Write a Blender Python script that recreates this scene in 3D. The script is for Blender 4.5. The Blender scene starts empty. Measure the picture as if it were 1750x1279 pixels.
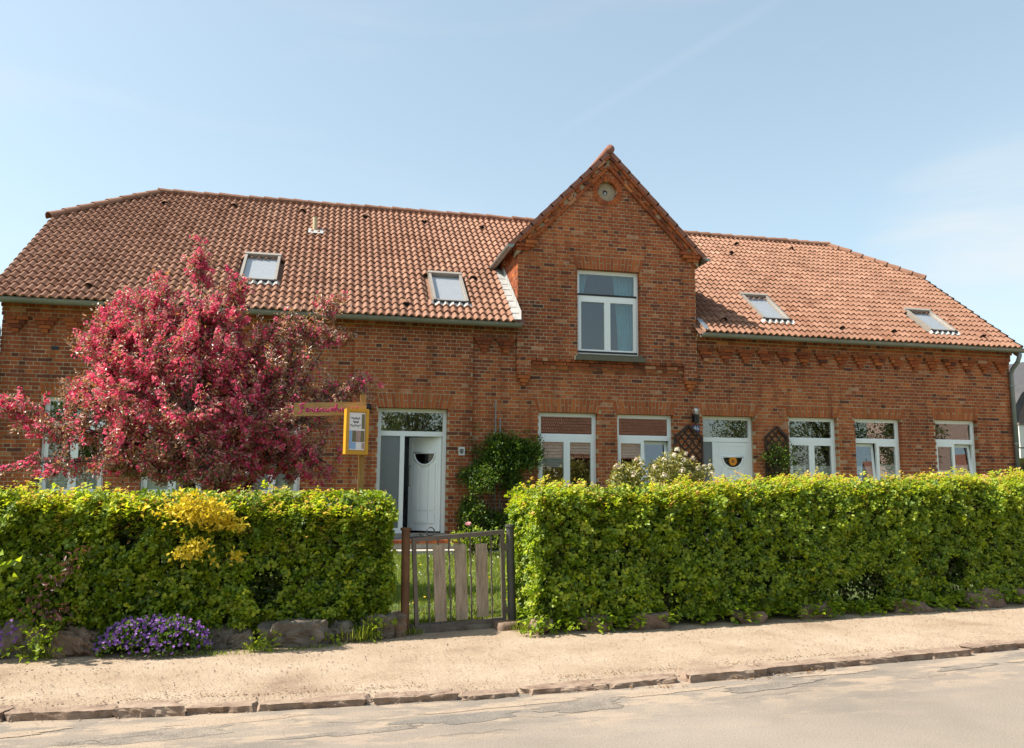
import bpy, bmesh, math, random
import numpy as np
from mathutils import Vector, Matrix

random.seed(7)
RNG = np.random.default_rng(11)
SC = bpy.context.scene
COL = SC.collection
R = math.radians

# ------------------------------------------------------------------ camera
CAM_H = 1.6
YAW, TILT, ROLL = 0.22083, 0.13119, 0.00788
F = Vector((math.sin(YAW) * math.cos(TILT), math.cos(YAW) * math.cos(TILT), math.sin(TILT)))
RT = Vector((math.cos(YAW), -math.sin(YAW), 0.0))
UP = RT.cross(F)
c_, s_ = math.cos(ROLL), math.sin(ROLL)
R2 = RT * c_ + UP * s_
U2 = UP * c_ - RT * s_
cam_d = bpy.data.cameras.new('camera')
cam = bpy.data.objects.new('camera', cam_d)
COL.objects.link(cam)
cam.matrix_world = Matrix(((R2.x, U2.x, -F.x, 0), (R2.y, U2.y, -F.y, 0), (R2.z, U2.z, -F.z, CAM_H), (0, 0, 0, 1)))
cam_d.sensor_fit = 'HORIZONTAL'
cam_d.sensor_width = 36.0
cam_d.lens = 36.0 * 1390.2 / 1750.0
cam_d.clip_start = 0.05
cam_d.clip_end = 3000
SC.camera = cam

# ------------------------------------------------------------------ light
SUN_TO = Vector((-0.84, 0.008, 1.0)).normalized()       # towards the sun: high, from the left, just behind the facade
EL = math.asin(SUN_TO.z)
AZ = math.atan2(SUN_TO.x, SUN_TO.y)
sun_d = bpy.data.lights.new('sun', 'SUN')
sun_d.energy = 3.45
sun_d.angle = R(0.5)
sun_d.color = (1.0, 0.93, 0.82)
sun = bpy.data.objects.new('sun', sun_d)
COL.objects.link(sun)
sun.rotation_euler = SUN_TO.to_track_quat('Z', 'Y').to_euler()
sun.location = (-20, 20, 30)

W = bpy.data.worlds.new('World')
SC.world = W
W.use_nodes = True
wn, wl = W.node_tree.nodes, W.node_tree.links
wn.clear()
w_out = wn.new('ShaderNodeOutputWorld')
w_bg = wn.new('ShaderNodeBackground')
w_bg.inputs['Strength'].default_value = 0.126
sky = wn.new('ShaderNodeTexSky')
sky.sky_type = 'NISHITA'
sky.sun_disc = False
sky.sun_elevation = EL
sky.sun_rotation = AZ
sky.altitude = 30
sky.air_density = 1.0
sky.dust_density = 1.8
sky.ozone_density = 1.0
w_tc = wn.new('ShaderNodeTexCoord')
w_map = wn.new('ShaderNodeMapping')
w_map.inputs['Scale'].default_value = (1.6, 2.2, 7.0)
w_map.inputs['Rotation'].default_value = (0.0, R(-14), 0.0)
w_no = wn.new('ShaderNodeTexNoise')
w_no.inputs['Scale'].default_value = 1.5
w_no.inputs['Detail'].default_value = 7
w_no.inputs['Roughness'].default_value = 0.55
w_no.inputs['Distortion'].default_value = 0.5
w_rp = wn.new('ShaderNodeValToRGB')
w_rp.color_ramp.elements[0].position = 0.52
w_rp.color_ramp.elements[0].color = (0, 0, 0, 1)
w_rp.color_ramp.elements[1].position = 0.85
w_rp.color_ramp.elements[1].color = (0.30, 0.30, 0.30, 1)
w_mx = wn.new('ShaderNodeMixRGB')
w_mx.inputs[2].default_value = (2.5, 2.6, 2.7, 1)
w_hs = wn.new('ShaderNodeHueSaturation')
w_hs.inputs['Saturation'].default_value = 0.86
w_ti = wn.new('ShaderNodeMixRGB')
w_ti.blend_type = 'MULTIPLY'
w_ti.inputs[0].default_value = 1.0
w_ti.inputs[2].default_value = (0.98, 1.10, 1.05, 1)
w_ga = wn.new('ShaderNodeGamma')
w_ga.inputs['Gamma'].default_value = 0.68
wl.new(sky.outputs[0], w_ga.inputs['Color'])
wl.new(w_ga.outputs[0], w_ti.inputs[1])
wl.new(w_ti.outputs[0], w_hs.inputs['Color'])
wl.new(w_tc.outputs['Generated'], w_map.inputs['Vector'])
wl.new(w_map.outputs[0], w_no.inputs['Vector'])
wl.new(w_no.outputs['Fac'], w_rp.inputs[0])
wl.new(w_rp.outputs[0], w_mx.inputs[0])
wl.new(w_hs.outputs[0], w_mx.inputs[1])


def px_dir(px, py):
    return (F + R2 * ((px - 875) / 1390.2) - U2 * ((py - 639.5) / 1390.2)).normalized()


tr_a, tr_b = px_dir(1000, 200), px_dir(1330, 0)        # an old vapour trail high in the sky
tr_n, tr_m = tr_a.cross(tr_b).normalized(), (tr_a + tr_b).normalized()


def w_math(op, a, b=0.0, clamp=False):
    nd = wn.new('ShaderNodeMath')
    nd.operation = op
    nd.use_clamp = clamp
    for k_, v_ in enumerate((a, b)):
        if isinstance(v_, (int, float)):
            nd.inputs[k_].default_value = v_
        else:
            wl.new(v_, nd.inputs[k_])
    return nd.outputs[0]


def w_dot(vec):
    nd = wn.new('ShaderNodeVectorMath')
    nd.operation = 'DOT_PRODUCT'
    wl.new(w_tc.outputs['Generated'], nd.inputs[0])
    nd.inputs[1].default_value = vec
    return nd.outputs['Value']


w_line = w_math('SUBTRACT', 1.0, w_math('DIVIDE', w_math('ABSOLUTE', w_dot(tr_n)), 0.0085), True)
w_along = w_math('MULTIPLY', w_math('SUBTRACT', w_dot(tr_m), 0.982), 60.0, True)
w_fac = w_math('MULTIPLY', w_math('MULTIPLY', w_line, w_along), w_math('MULTIPLY', w_no.outputs['Fac'], 0.12))
w_mt = wn.new('ShaderNodeMixRGB')
w_mt.inputs[2].default_value = (3.2, 3.3, 3.3, 1)
wl.new(w_fac, w_mt.inputs[0])
wl.new(w_mx.outputs[0], w_mt.inputs[1])
w_c = w_math('MULTIPLY', w_math('SUBTRACT', w_dot(px_dir(1760, 470)), 0.985), 75.0, True)
w_cn = wn.new('ShaderNodeMapRange')
w_cn.inputs['From Min'].default_value = 0.36
w_cn.inputs['From Max'].default_value = 0.72
wl.new(w_no.outputs['Fac'], w_cn.inputs['Value'])
w_cf = w_math('MULTIPLY', w_math('MULTIPLY', w_c, w_cn.outputs[0]), 0.75, True)
w_m3 = wn.new('ShaderNodeMixRGB')                        # wisp of cloud low at the right
w_m3.inputs[2].default_value = (2.6, 2.68, 2.7, 1)
wl.new(w_cf, w_m3.inputs[0])
wl.new(w_mt.outputs[0], w_m3.inputs[1])
wl.new(w_m3.outputs[0], w_bg.inputs['Color'])
wl.new(w_bg.outputs[0], w_out.inputs['Surface'])

SC.view_settings.view_transform = 'Standard'
SC.view_settings.look = 'None'
SC.view_settings.gamma = 1.0
SC.view_settings.exposure = 1.47
SC.view_settings.use_curve_mapping = False
SC.render.engine = 'CYCLES'
SC.cycles.max_bounces = 8
SC.cycles.diffuse_bounces = 4
SC.cycles.transparent_max_bounces = 12
SC.cycles.caustics_reflective = False
SC.cycles.caustics_refractive = False
SC.cycles.use_denoising = True

# ------------------------------------------------------------------ materials
MATS = {}


class NT:
    def __init__(s, name):
        s.m = bpy.data.materials.new(name)
        s.m.use_nodes = True
        s.n, s.l = s.m.node_tree.nodes, s.m.node_tree.links
        s.n.clear()
        s.out = s.n.new('ShaderNodeOutputMaterial')
        MATS[name] = s.m

    def node(s, t, **kw):
        nd = s.n.new(t)
        for k, v in kw.items():
            if k.startswith('i_'):
                key = k[2:]
                nd.inputs[int(key) if key.isdigit() else key.replace('_', ' ')].default_value = v
            else:
                setattr(nd, k, v)
        return nd

    def link(s, a, b):
        s.l.new(a, b)

    def pos(s, scale=(1, 1, 1)):
        g = s.node('ShaderNodeNewGeometry')
        mp = s.node('ShaderNodeMapping')
        mp.inputs['Scale'].default_value = scale
        s.link(g.outputs['Position'], mp.inputs['Vector'])
        return mp.outputs[0]

    def noise(s, vec, scale, detail=4, rough=0.6):
        nz = s.node('ShaderNodeTexNoise', i_Scale=scale, i_Detail=detail, i_Roughness=rough)
        s.link(vec, nz.inputs['Vector'])
        return nz.outputs['Fac']

    def ramp(s, fac, stops, interp='LINEAR'):
        rp = s.node('ShaderNodeValToRGB')
        rp.color_ramp.interpolation = interp
        el = rp.color_ramp.elements
        while len(el) > 1:
            el.remove(el[-1])
        el[0].position = stops[0][0]
        el[0].color = (*stops[0][1], 1)
        for p, c in stops[1:]:
            e = el.new(p)
            e.color = (*c, 1)
        s.link(fac, rp.inputs[0])
        return rp.outputs[0]

    def mix(s, fac, a, b, blend='MIX'):
        mx = s.node('ShaderNodeMixRGB', blend_type=blend)
        for i, v in ((0, fac), (1, a), (2, b)):
            if isinstance(v, (int, float)):
                mx.inputs[i].default_value = v
            elif isinstance(v, tuple):
                mx.inputs[i].default_value = (*v, 1)
            else:
                s.link(v, mx.inputs[i])
        return mx.outputs[0]

    def attr(s, name='tone'):
        return s.node('ShaderNodeAttribute', attribute_name=name).outputs['Fac']

    def bump(s, height, strength=0.3, dist=0.01):
        b = s.node('ShaderNodeBump', i_Strength=strength, i_Distance=dist)
        s.link(height, b.inputs['Height'])
        return b.outputs[0]

    def bsdf(s, color, rough=0.6, metal=0.0, spec=0.5, normal=None):
        b = s.node('ShaderNodeBsdfPrincipled')
        if isinstance(color, tuple):
            b.inputs['Base Color'].default_value = (*color, 1)
        else:
            s.link(color, b.inputs['Base Color'])
        if isinstance(rough, (int, float)):
            b.inputs['Roughness'].default_value = rough
        else:
            s.link(rough, b.inputs['Roughness'])
        b.inputs['Metallic'].default_value = metal
        b.inputs['Specular IOR Level'].default_value = spec
        if normal is not None:
            s.link(normal, b.inputs['Normal'])
        return b

    def done(s, sh):
        s.link(sh.outputs[0] if hasattr(sh, 'outputs') else sh, s.out.inputs['Surface'])
        return s.m


def simple(name, c1, c2=None, scale=8.0, rough=0.6, metal=0.0, spec=0.4, bump=0.15, bdist=0.004, stretch=(1, 1, 1)):
    t = NT(name)
    c2 = c2 or tuple(v * 0.8 for v in c1)
    v = t.pos(stretch)
    nz = t.noise(v, scale, 5)
    col = t.mix(t.ramp(nz, [(0.3, (0, 0, 0)), (0.7, (1, 1, 1))]), c1, c2)
    fine = t.noise(v, scale * 8, 3)
    return t.done(t.bsdf(col, rough, metal, spec, t.bump(fine, bump, bdist)))


def leafmat(name, stops, trans_mult=1.3, trans=0.45, gloss=0.12, rough=0.35):
    t = NT(name)
    col = t.ramp(t.attr(), stops)
    big = t.noise(t.pos(), 1.7, 2)
    col = t.mix(0.35, col, t.ramp(big, [(0.3, (0.55, 0.6, 0.5)), (0.7, (1.25, 1.2, 1.0))]), 'MULTIPLY')
    d = t.node('ShaderNodeBsdfDiffuse')
    tr = t.node('ShaderNodeBsdfTranslucent')
    t.link(col, d.inputs['Color'])
    tc = t.mix(1.0, col, (trans_mult, trans_mult, trans_mult * 0.8), 'MULTIPLY')
    t.link(tc, tr.inputs['Color'])
    m1 = t.node('ShaderNodeMixShader')
    m1.inputs[0].default_value = trans
    t.link(d.outputs[0], m1.inputs[1])
    t.link(tr.outputs[0], m1.inputs[2])
    g = t.node('ShaderNodeBsdfGlossy', i_Roughness=rough)
    g.inputs['Color'].default_value = (1, 1, 1, 1)
    lw = t.node('ShaderNodeLayerWeight', i_Blend=0.3)
    mm = t.node('ShaderNodeMath', operation='MULTIPLY_ADD')
    t.link(lw.outputs['Fresnel'], mm.inputs[0])
    mm.inputs[1].default_value = gloss
    mm.inputs[2].default_value = gloss * 0.4
    m2 = t.node('ShaderNodeMixShader')
    t.link(mm.outputs[0], m2.inputs[0])
    t.link(m1.outputs[0], m2.inputs[1])
    t.link(g.outputs[0], m2.inputs[2])
    return t.done(m2)


def glassmat(name, tint=(0.8, 0.84, 0.84), refl=1.6, base=0.1, rough=0.0):
    t = NT(name)
    tr = t.node('ShaderNodeBsdfTransparent')
    tr.inputs['Color'].default_value = (*tint, 1)
    gl = t.node('ShaderNodeBsdfGlossy', i_Roughness=rough)
    gl.inputs['Color'].default_value = (1, 1, 1, 1)
    lw = t.node('ShaderNodeLayerWeight', i_Blend=0.5)
    fr = t.node('ShaderNodeMath', operation='POWER')
    t.link(lw.outputs['Facing'], fr.inputs[0])
    fr.inputs[1].default_value = 5.0
    mm = t.node('ShaderNodeMath', operation='MULTIPLY_ADD', use_clamp=True)
    t.link(fr.outputs[0], mm.inputs[0])
    mm.inputs[1].default_value = refl
    mm.inputs[2].default_value = base
    mx = t.node('ShaderNodeMixShader')
    t.link(mm.outputs[0], mx.inputs[0])
    t.link(tr.outputs[0], mx.inputs[1])
    t.link(gl.outputs[0], mx.inputs[2])
    return t.done(mx)


def brickmat():
    t = NT('brick')
    a = t.attr()
    col = t.ramp(a, [(0.0, (0.085, 0.038, 0.03)), (0.1, (0.15, 0.050, 0.032)), (0.3, (0.25, 0.068, 0.030)), (0.5, (0.335, 0.090, 0.034)),
                     (0.7, (0.415, 0.116, 0.037)), (0.86, (0.49, 0.150, 0.045)), (0.95, (0.46, 0.18, 0.085)), (1.0, (0.48, 0.25, 0.15))])
    v = t.pos()
    n1 = t.noise(v, 55, 5)
    col = t.mix(0.8, col, t.ramp(n1, [(0.25, (0.55, 0.5, 0.5)), (0.5, (1, 1, 1)), (0.8, (1.25, 1.2, 1.15))]), 'MULTIPLY')
    n2 = t.noise(v, 1.1, 4)
    col = t.mix(0.45, col, t.ramp(n2, [(0.3, (0.72, 0.68, 0.68)), (0.7, (1.15, 1.12, 1.05))]), 'MULTIPLY')
    st = t.noise(t.pos((2.2, 2.2, 0.28)), 2.0, 6, 0.6)
    col = t.mix(0.6, col, t.ramp(st, [(0.36, (0.62, 0.58, 0.56)), (0.5, (1, 1, 1)), (0.7, (1.1, 1.1, 1.1))]), 'MULTIPLY')
    return t.done(t.bsdf(col, 0.85, 0, 0.2, t.bump(t.noise(v, 130, 4), 0.5, 0.004)))


def mortarmat():
    t = NT('mortar')
    v = t.pos()
    col = t.ramp(t.noise(v, 9, 5), [(0.3, (0.35, 0.265, 0.165)), (0.55, (0.47, 0.37, 0.245)), (0.8, (0.56, 0.46, 0.33))])
    st = t.noise(t.pos((2.2, 2.2, 0.28)), 2.0, 6, 0.6)
    col = t.mix(0.7, col, t.ramp(st, [(0.36, (0.55, 0.52, 0.5)), (0.5, (1, 1, 1)), (0.7, (1.1, 1.1, 1.1))]), 'MULTIPLY')
    return t.done(t.bsdf(col, 0.95, 0, 0.1, t.bump(t.noise(v, 160, 3), 0.5, 0.004)))


def tilemat(name='roof_tile', k=1.0):
    t = NT(name)
    v = t.pos()
    col = t.ramp(t.attr(), [(0.0, (0.20, 0.096, 0.060)), (0.35, (0.258, 0.137, 0.092)), (0.7, (0.308, 0.170, 0.117)), (1.0, (0.36, 0.213, 0.148))])
    n1 = t.noise(v, 26, 5)
    col = t.mix(0.6, col, t.ramp(n1, [(0.3, (0.7, 0.68, 0.66)), (0.7, (1.12, 1.1, 1.1))]), 'MULTIPLY')
    n2 = t.noise(v, 75, 2)
    col = t.mix(t.ramp(n2, [(0.72, (0, 0, 0)), (0.76, (1, 1, 1))]), col, (0.10, 0.08, 0.06))
    n3 = t.noise(v, 38, 2)
    col = t.mix(t.ramp(n3, [(0.76, (0, 0, 0)), (0.8, (0.8, 0.8, 0.8))]), col, (0.55, 0.5, 0.42))
    n4 = t.noise(v, 0.55, 4)
    col = t.mix(0.3, col, t.ramp(n4, [(0.3, (0.72, 0.74, 0.74)), (0.7, (1.12, 1.1, 1.06))]), 'MULTIPLY')
    st = t.noise(t.pos((1.6, 0.3, 0.3)), 1.6, 6, 0.65)
    col = t.mix(0.35, col, t.ramp(st, [(0.34, (0.6, 0.6, 0.6)), (0.5, (1, 1, 1)), (0.7, (1.1, 1.08, 1.06))]), 'MULTIPLY')
    return t.done(t.bsdf(col, 0.85, 0, 0.15, t.bump(n1, 0.3, 0.004)))


def roadmat():
    t = NT('asphalt')
    v = t.pos()
    big = t.noise(v, 0.6, 6, 0.6)
    col = t.ramp(big, [(0.3, (0.21, 0.178, 0.148)), (0.5, (0.248, 0.21, 0.174)), (0.7, (0.28, 0.238, 0.197))])
    # distance from the kerb steers wear: worn, sanded edge, smoother carriageway
    g = t.node('ShaderNodeNewGeometry')
    sep = t.node('ShaderNodeSeparateXYZ')
    t.link(g.outputs['Position'], sep.inputs[0])
    lin = t.node('ShaderNodeMath', operation='MULTIPLY_ADD')
    t.link(sep.outputs['X'], lin.inputs[0])
    lin.inputs[1].default_value = -0.13
    t.link(sep.outputs['Y'], lin.inputs[2])                     # y - 0.13 x : about 6.2 at the kerb
    stretch = t.pos((0.55, 1.4, 1))
    n2 = t.noise(stretch, 1.7, 6, 0.62)
    wob = t.node('ShaderNodeMath', operation='MULTIPLY_ADD')
    t.link(n2, wob.inputs[0])
    wob.inputs[1].default_value = 1.5
    t.link(lin.outputs[0], wob.inputs[2])
    edge = t.node('ShaderNodeMapRange')
    edge.inputs['From Min'].default_value = 5.5
    edge.inputs['From Max'].default_value = 6.4
    t.link(wob.outputs[0], edge.inputs['Value'])
    worn = t.ramp(t.noise(stretch, 2.6, 7, 0.7), [(0.38, (0.72, 0.72, 0.73)), (0.46, (0.88, 0.88, 0.88)), (0.55, (1.0, 0.97, 0.94)), (0.6, (1.12, 1.06, 1.0))])
    colw = t.mix(1.0, col, worn, 'MULTIPLY')
    col = t.mix(edge.outputs[0], col, colw)
    sand = t.ramp(t.noise(stretch, 3.2, 7, 0.68), [(0.5, (0, 0, 0)), (0.56, (0.7, 0.7, 0.7))])
    sand = t.mix(1.0, sand, edge.outputs[0], 'MULTIPLY')
    col = t.mix(sand, col, (0.37, 0.285, 0.21))
    sp = t.noise(v, 85, 3, 0.85)
    col = t.mix(0.8, col, t.ramp(sp, [(0.3, (0.5, 0.5, 0.5)), (0.5, (1, 1, 1)), (0.7, (1.4, 1.36, 1.3))]), 'MULTIPLY')
    warp = t.node('ShaderNodeTexNoise', i_Scale=2.2, i_Detail=6)
    t.link(v, warp.inputs['Vector'])
    wv = t.node('ShaderNodeVectorMath', operation='MULTIPLY_ADD')
    t.link(warp.outputs['Color'], wv.inputs[0])
    wv.inputs[1].default_value = (1.0, 1.0, 0)
    t.link(stretch, wv.inputs[2])
    vor = t.node('ShaderNodeTexVoronoi', feature='DISTANCE_TO_EDGE', i_Scale=0.9)
    t.link(wv.outputs[0], vor.inputs['Vector'])
    cr = t.ramp(vor.outputs['Distance'], [(0.0, (0.45, 0.45, 0.45)), (0.008, (0, 0, 0))])
    gate = t.ramp(t.noise(v, 1.1, 4), [(0.5, (0, 0, 0)), (0.58, (1, 1, 1))])
    crg = t.mix(1.0, t.mix(1.0, cr, gate, 'MULTIPLY'), edge.outputs[0], 'MULTIPLY')
    col = t.mix(crg, col, (0.10, 0.08, 0.06))
    hgt = t.mix(0.35, sp, worn)
    return t.done(t.bsdf(col, 0.9, 0, 0.25, t.bump(hgt, 0.6, 0.012)))


def sandmat():
    t = NT('sand')
    v = t.pos()
    col = t.ramp(t.noise(v, 1.3, 7, 0.6), [(0.28, (0.26, 0.182, 0.132)), (0.43, (0.38, 0.287, 0.205)), (0.6, (0.435, 0.34, 0.252)), (0.8, (0.465, 0.372, 0.286))])
    sp = t.noise(v, 60, 4, 0.75)
    col = t.mix(0.8, col, t.ramp(sp, [(0.28, (0.4, 0.36, 0.33)), (0.48, (0.95, 0.95, 0.95)), (0.75, (1.25, 1.25, 1.25))]), 'MULTIPLY')
    h = t.mix(0.5, sp, t.noise(v, 9, 5))
    return t.done(t.bsdf(col, 0.95, 0, 0.1, t.bump(h, 0.9, 0.03)))


def stonemat(name, a, b, c, scale=6):
    t = NT(name)
    v = t.pos()
    col = t.ramp(t.noise(v, scale, 6, 0.65), [(0.3, a), (0.5, b), (0.72, c)])
    sp = t.noise(v, 70, 3, 0.8)
    col = t.mix(0.6, col, t.ramp(sp, [(0.3, (0.6, 0.6, 0.6)), (0.7, (1.3, 1.25, 1.2))]), 'MULTIPLY')
    return t.done(t.bsdf(col, 0.85, 0, 0.25, t.bump(t.mix(0.4, t.noise(v, 18, 6), sp), 0.6, 0.02)))


def woodmat(name, a, b, rough=0.7, sc=(14, 14, 1.2)):
    t = NT(name)
    v = t.pos(sc)
    n = t.noise(v, 4, 6, 0.65)
    col = t.ramp(n, [(0.3, a), (0.6, b), (0.8, tuple(min(1, x * 1.2) for x in b))])
    return t.done(t.bsdf(col, rough, 0, 0.3, t.bump(n, 0.4, 0.004)))


brickmat(); mortarmat(); tilemat(); roadmat(); sandmat()
simple('pvc_white', (0.86, 0.87, 0.86), (0.83, 0.84, 0.83), 3, 0.35, bump=0.02)
simple('frame_shadow', (0.02, 0.02, 0.022), rough=0.6)  # near-black that paints shade along the frame and in small openings
simple('zinc', (0.30, 0.30, 0.27), (0.22, 0.225, 0.205), 3, 0.5, 0.55, 0.5, 0.05)
simple('zinc_pipe', (0.25, 0.28, 0.30), (0.20, 0.23, 0.25), 4, 0.45, 0.5, 0.5, 0.05)
simple('lead', (0.42, 0.415, 0.40), (0.32, 0.315, 0.305), 9, 0.6, 0.1, 0.4, 0.4, 0.01)
simple('concrete', (0.30, 0.28, 0.24), (0.22, 0.21, 0.18), 12, 0.9, bump=0.5, bdist=0.006)
simple('mossy_concrete', (0.15, 0.135, 0.105), (0.11, 0.10, 0.06), 14, 0.9, bump=0.5, bdist=0.006)
simple('tan_render', (0.44, 0.35, 0.24), (0.36, 0.28, 0.19), 9, 0.9, bump=0.4, bdist=0.006)
simple('paving', (0.46, 0.42, 0.36), (0.36, 0.33, 0.28), 7, 0.9, bump=0.4, bdist=0.006)
simple('interior', (0.11, 0.105, 0.10), rough=0.9)
simple('hall_paint', (0.55, 0.56, 0.57), rough=0.9)
simple('dark_interior', (0.05, 0.05, 0.05), rough=0.9)
simple('soffit_wood', (0.12, 0.075, 0.045), rough=0.8)
simple('blind_cloth', (0.68, 0.66, 0.60), (0.62, 0.60, 0.55), 20, 0.9)
simple('skylight_blind', (0.42, 0.42, 0.42), (0.39, 0.39, 0.39), 3, 0.8)
simple('skylight_frame', (0.34, 0.30, 0.26), (0.28, 0.25, 0.22), 5, 0.5, 0.3)
simple('dark_metal', (0.03, 0.03, 0.032), rough=0.5, metal=0.3)
simple('black_plastic', (0.015, 0.015, 0.016), rough=0.4)
simple('curtain_teal', (0.16, 0.42, 0.48), (0.12, 0.35, 0.41), 5, 0.9)
simple('gate_steel', (0.15, 0.125, 0.105), (0.105, 0.085, 0.07), 14, 0.6, 0.2, 0.4, 0.3)
simple('rust', (0.17, 0.085, 0.042), (0.10, 0.055, 0.032), 9, 0.8, 0.1, 0.3, 0.4)
simple('grey_steel', (0.085, 0.085, 0.085), (0.06, 0.055, 0.05), 9, 0.6, 0.3, 0.4, 0.3)
woodmat('board_wood', (0.17, 0.125, 0.09), (0.36, 0.285, 0.21))
woodmat('sign_wood', (0.26, 0.145, 0.05), (0.40, 0.24, 0.09), sc=(1.5, 14, 14))
woodmat('post_wood', (0.24, 0.12, 0.03), (0.36, 0.20, 0.06))
woodmat('trellis_wood', (0.028, 0.017, 0.012), (0.06, 0.035, 0.025))
woodmat('bark', (0.03, 0.022, 0.017), (0.075, 0.055, 0.042))
simple('yellow_paint', (0.60, 0.30, 0.02), (0.52, 0.25, 0.015), 10, 0.5)
simple('magenta_paint', (0.45, 0.012, 0.15), (0.40, 0.01, 0.12), 20, 0.6)
simple('paper', (0.74, 0.70, 0.70), (0.70, 0.66, 0.66), 4, 0.7)
simple('ink', (0.05, 0.04, 0.06), rough=0.7)
simple('photo_sky', (0.22, 0.35, 0.6), (0.3, 0.42, 0.62), 30, 0.4)
simple('photo_garden', (0.22, 0.12, 0.08), (0.10, 0.14, 0.06), 45, 0.4)
simple('photo_room', (0.5, 0.32, 0.3), (0.25, 0.15, 0.14), 40, 0.4)
simple('blue_enamel', (0.025, 0.06, 0.22), rough=0.25)
simple('white_enamel', (0.75, 0.74, 0.70), rough=0.3)
simple('crest_grey', (0.16, 0.15, 0.14), rough=0.5)
simple('sunflower_petal', (0.85, 0.36, 0.02), (0.80, 0.26, 0.02), 60, 0.6)
simple('sunflower_centre', (0.42, 0.15, 0.045), rough=0.9)
simple('lamp_bulb', (0.85, 0.85, 0.82), rough=0.3)
simple('soil', (0.11, 0.075, 0.05), (0.07, 0.05, 0.034), 9, 0.95, bump=0.7, bdist=0.02)
simple('lawn_base', (0.07, 0.10, 0.02), (0.05, 0.075, 0.018), 5, 0.95, bump=0.6, bdist=0.02)
simple('twig', (0.10, 0.068, 0.045), (0.06, 0.04, 0.028), 14, 0.9)
simple('verge_red', (0.30, 0.12, 0.075), (0.20, 0.085, 0.06), 12, 0.75, bump=0.3)
simple('slate_roof', (0.07, 0.065, 0.068), (0.045, 0.043, 0.046), 5, 0.7)
simple('shingle_brown', (0.24, 0.19, 0.165), (0.17, 0.135, 0.12), 16, 0.85, bump=0.4)
simple('white_render', (0.74, 0.70, 0.65), (0.70, 0.66, 0.61), 2, 0.9)
simple('cream_render', (0.50, 0.42, 0.27), (0.44, 0.37, 0.24), 2, 0.9)
simple('pink_render', (0.68, 0.47, 0.41), (0.64, 0.43, 0.37), 2, 0.9)
simple('red_brick_far', (0.26, 0.10, 0.06), (0.2, 0.075, 0.045), 9, 0.9)
def patchmat(name, a, b):
    t = NT(name)
    v = t.pos()
    col = t.mix(t.ramp(t.noise(v, 3.0, 6, 0.7), [(0.4, (0, 0, 0)), (0.6, (1, 1, 1))]), a, b)
    sp = t.noise(v, 80, 3, 0.85)
    col = t.mix(0.85, col, t.ramp(sp, [(0.3, (0.45, 0.45, 0.45)), (0.5, (1, 1, 1)), (0.7, (1.45, 1.4, 1.35))]), 'MULTIPLY')
    return t.done(t.bsdf(col, 0.9, 0, 0.2, t.bump(sp, 0.7, 0.014)))


patchmat('patch_dark', (0.175, 0.156, 0.137), (0.215, 0.19, 0.163))
patchmat('patch_rough', (0.19, 0.163, 0.137), (0.28, 0.235, 0.192))
patchmat('patch_sand', (0.33, 0.255, 0.19), (0.38, 0.295, 0.22))
simple('crack_dirt', (0.13, 0.105, 0.082), (0.19, 0.155, 0.12), 8, 0.95)
stonemat('granite_kerb', (0.17, 0.115, 0.085), (0.27, 0.195, 0.145), (0.37, 0.285, 0.22))
stonemat('boulder', (0.09, 0.075, 0.058), (0.15, 0.125, 0.098), (0.23, 0.195, 0.155))
stonemat('boulder_red', (0.12, 0.08, 0.055), (0.19, 0.13, 0.092), (0.27, 0.195, 0.145))
leafmat('hedge_leaf', [(0.0, (0.03, 0.065, 0.004)), (0.35, (0.14, 0.235, 0.007)), (0.6, (0.29, 0.385, 0.012)), (0.88, (0.47, 0.50, 0.025)), (0.93, (0.50, 0.36, 0.06)), (1.0, (0.50, 0.25, 0.08))], 1.45, 0.5, 0.06, 0.5)
leafmat('golden_leaf', [(0.0, (0.30, 0.30, 0.015)), (0.3, (0.62, 0.46, 0.012)), (1.0, (0.82, 0.66, 0.06))], 1.1, 0.4, 0.05, 0.5)
leafmat('bronze_leaf', [(0.0, (0.10, 0.04, 0.03)), (0.3, (0.27, 0.14, 0.095)), (0.6, (0.46, 0.28, 0.20)), (0.8, (0.58, 0.24, 0.05)), (1.0, (0.34, 0.28, 0.06))], 1.3, 0.35, 0.16, 0.5)
leafmat('crab_blossom', [(0.0, (0.56, 0.03, 0.12)), (0.4, (0.79, 0.085, 0.235)), (0.75, (0.85, 0.17, 0.32)), (1.0, (0.87, 0.38, 0.46))], 1.15, 0.45, 0.03, 0.6)
leafmat('dark_leaf', [(0.0, (0.02, 0.05, 0.004)), (0.5, (0.06, 0.13, 0.008)), (0.85, (0.15, 0.23, 0.012)), (1.0, (0.34, 0.34, 0.03))], 1.4, 0.42, 0.05, 0.5)
leafmat('rhodo_leaf', [(0.0, (0.12, 0.13, 0.015)), (0.5, (0.27, 0.27, 0.03)), (1.0, (0.46, 0.38, 0.07))], 1.2, 0.4, 0.12, 0.5)
leafmat('rhodo_flower', [(0.0, (0.68, 0.50, 0.44)), (0.6, (0.80, 0.70, 0.60)), (1.0, (0.85, 0.80, 0.70))], 1.0, 0.35, 0.05, 0.6)
leafmat('violet_flower', [(0.0, (0.17, 0.05, 0.36)), (0.6, (0.30, 0.11, 0.52)), (1.0, (0.50, 0.28, 0.68))], 1.1, 0.35, 0.05, 0.6)
leafmat('grass_blade', [(0.0, (0.10, 0.17, 0.01)), (0.6, (0.22, 0.29, 0.016)), (1.0, (0.38, 0.39, 0.05))], 1.4, 0.45, 0.05, 0.5)
leafmat('red_leaf', [(0.0, (0.06, 0.022, 0.018)), (1.0, (0.17, 0.06, 0.045))], 1.2, 0.35, 0.08, 0.5)
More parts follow.
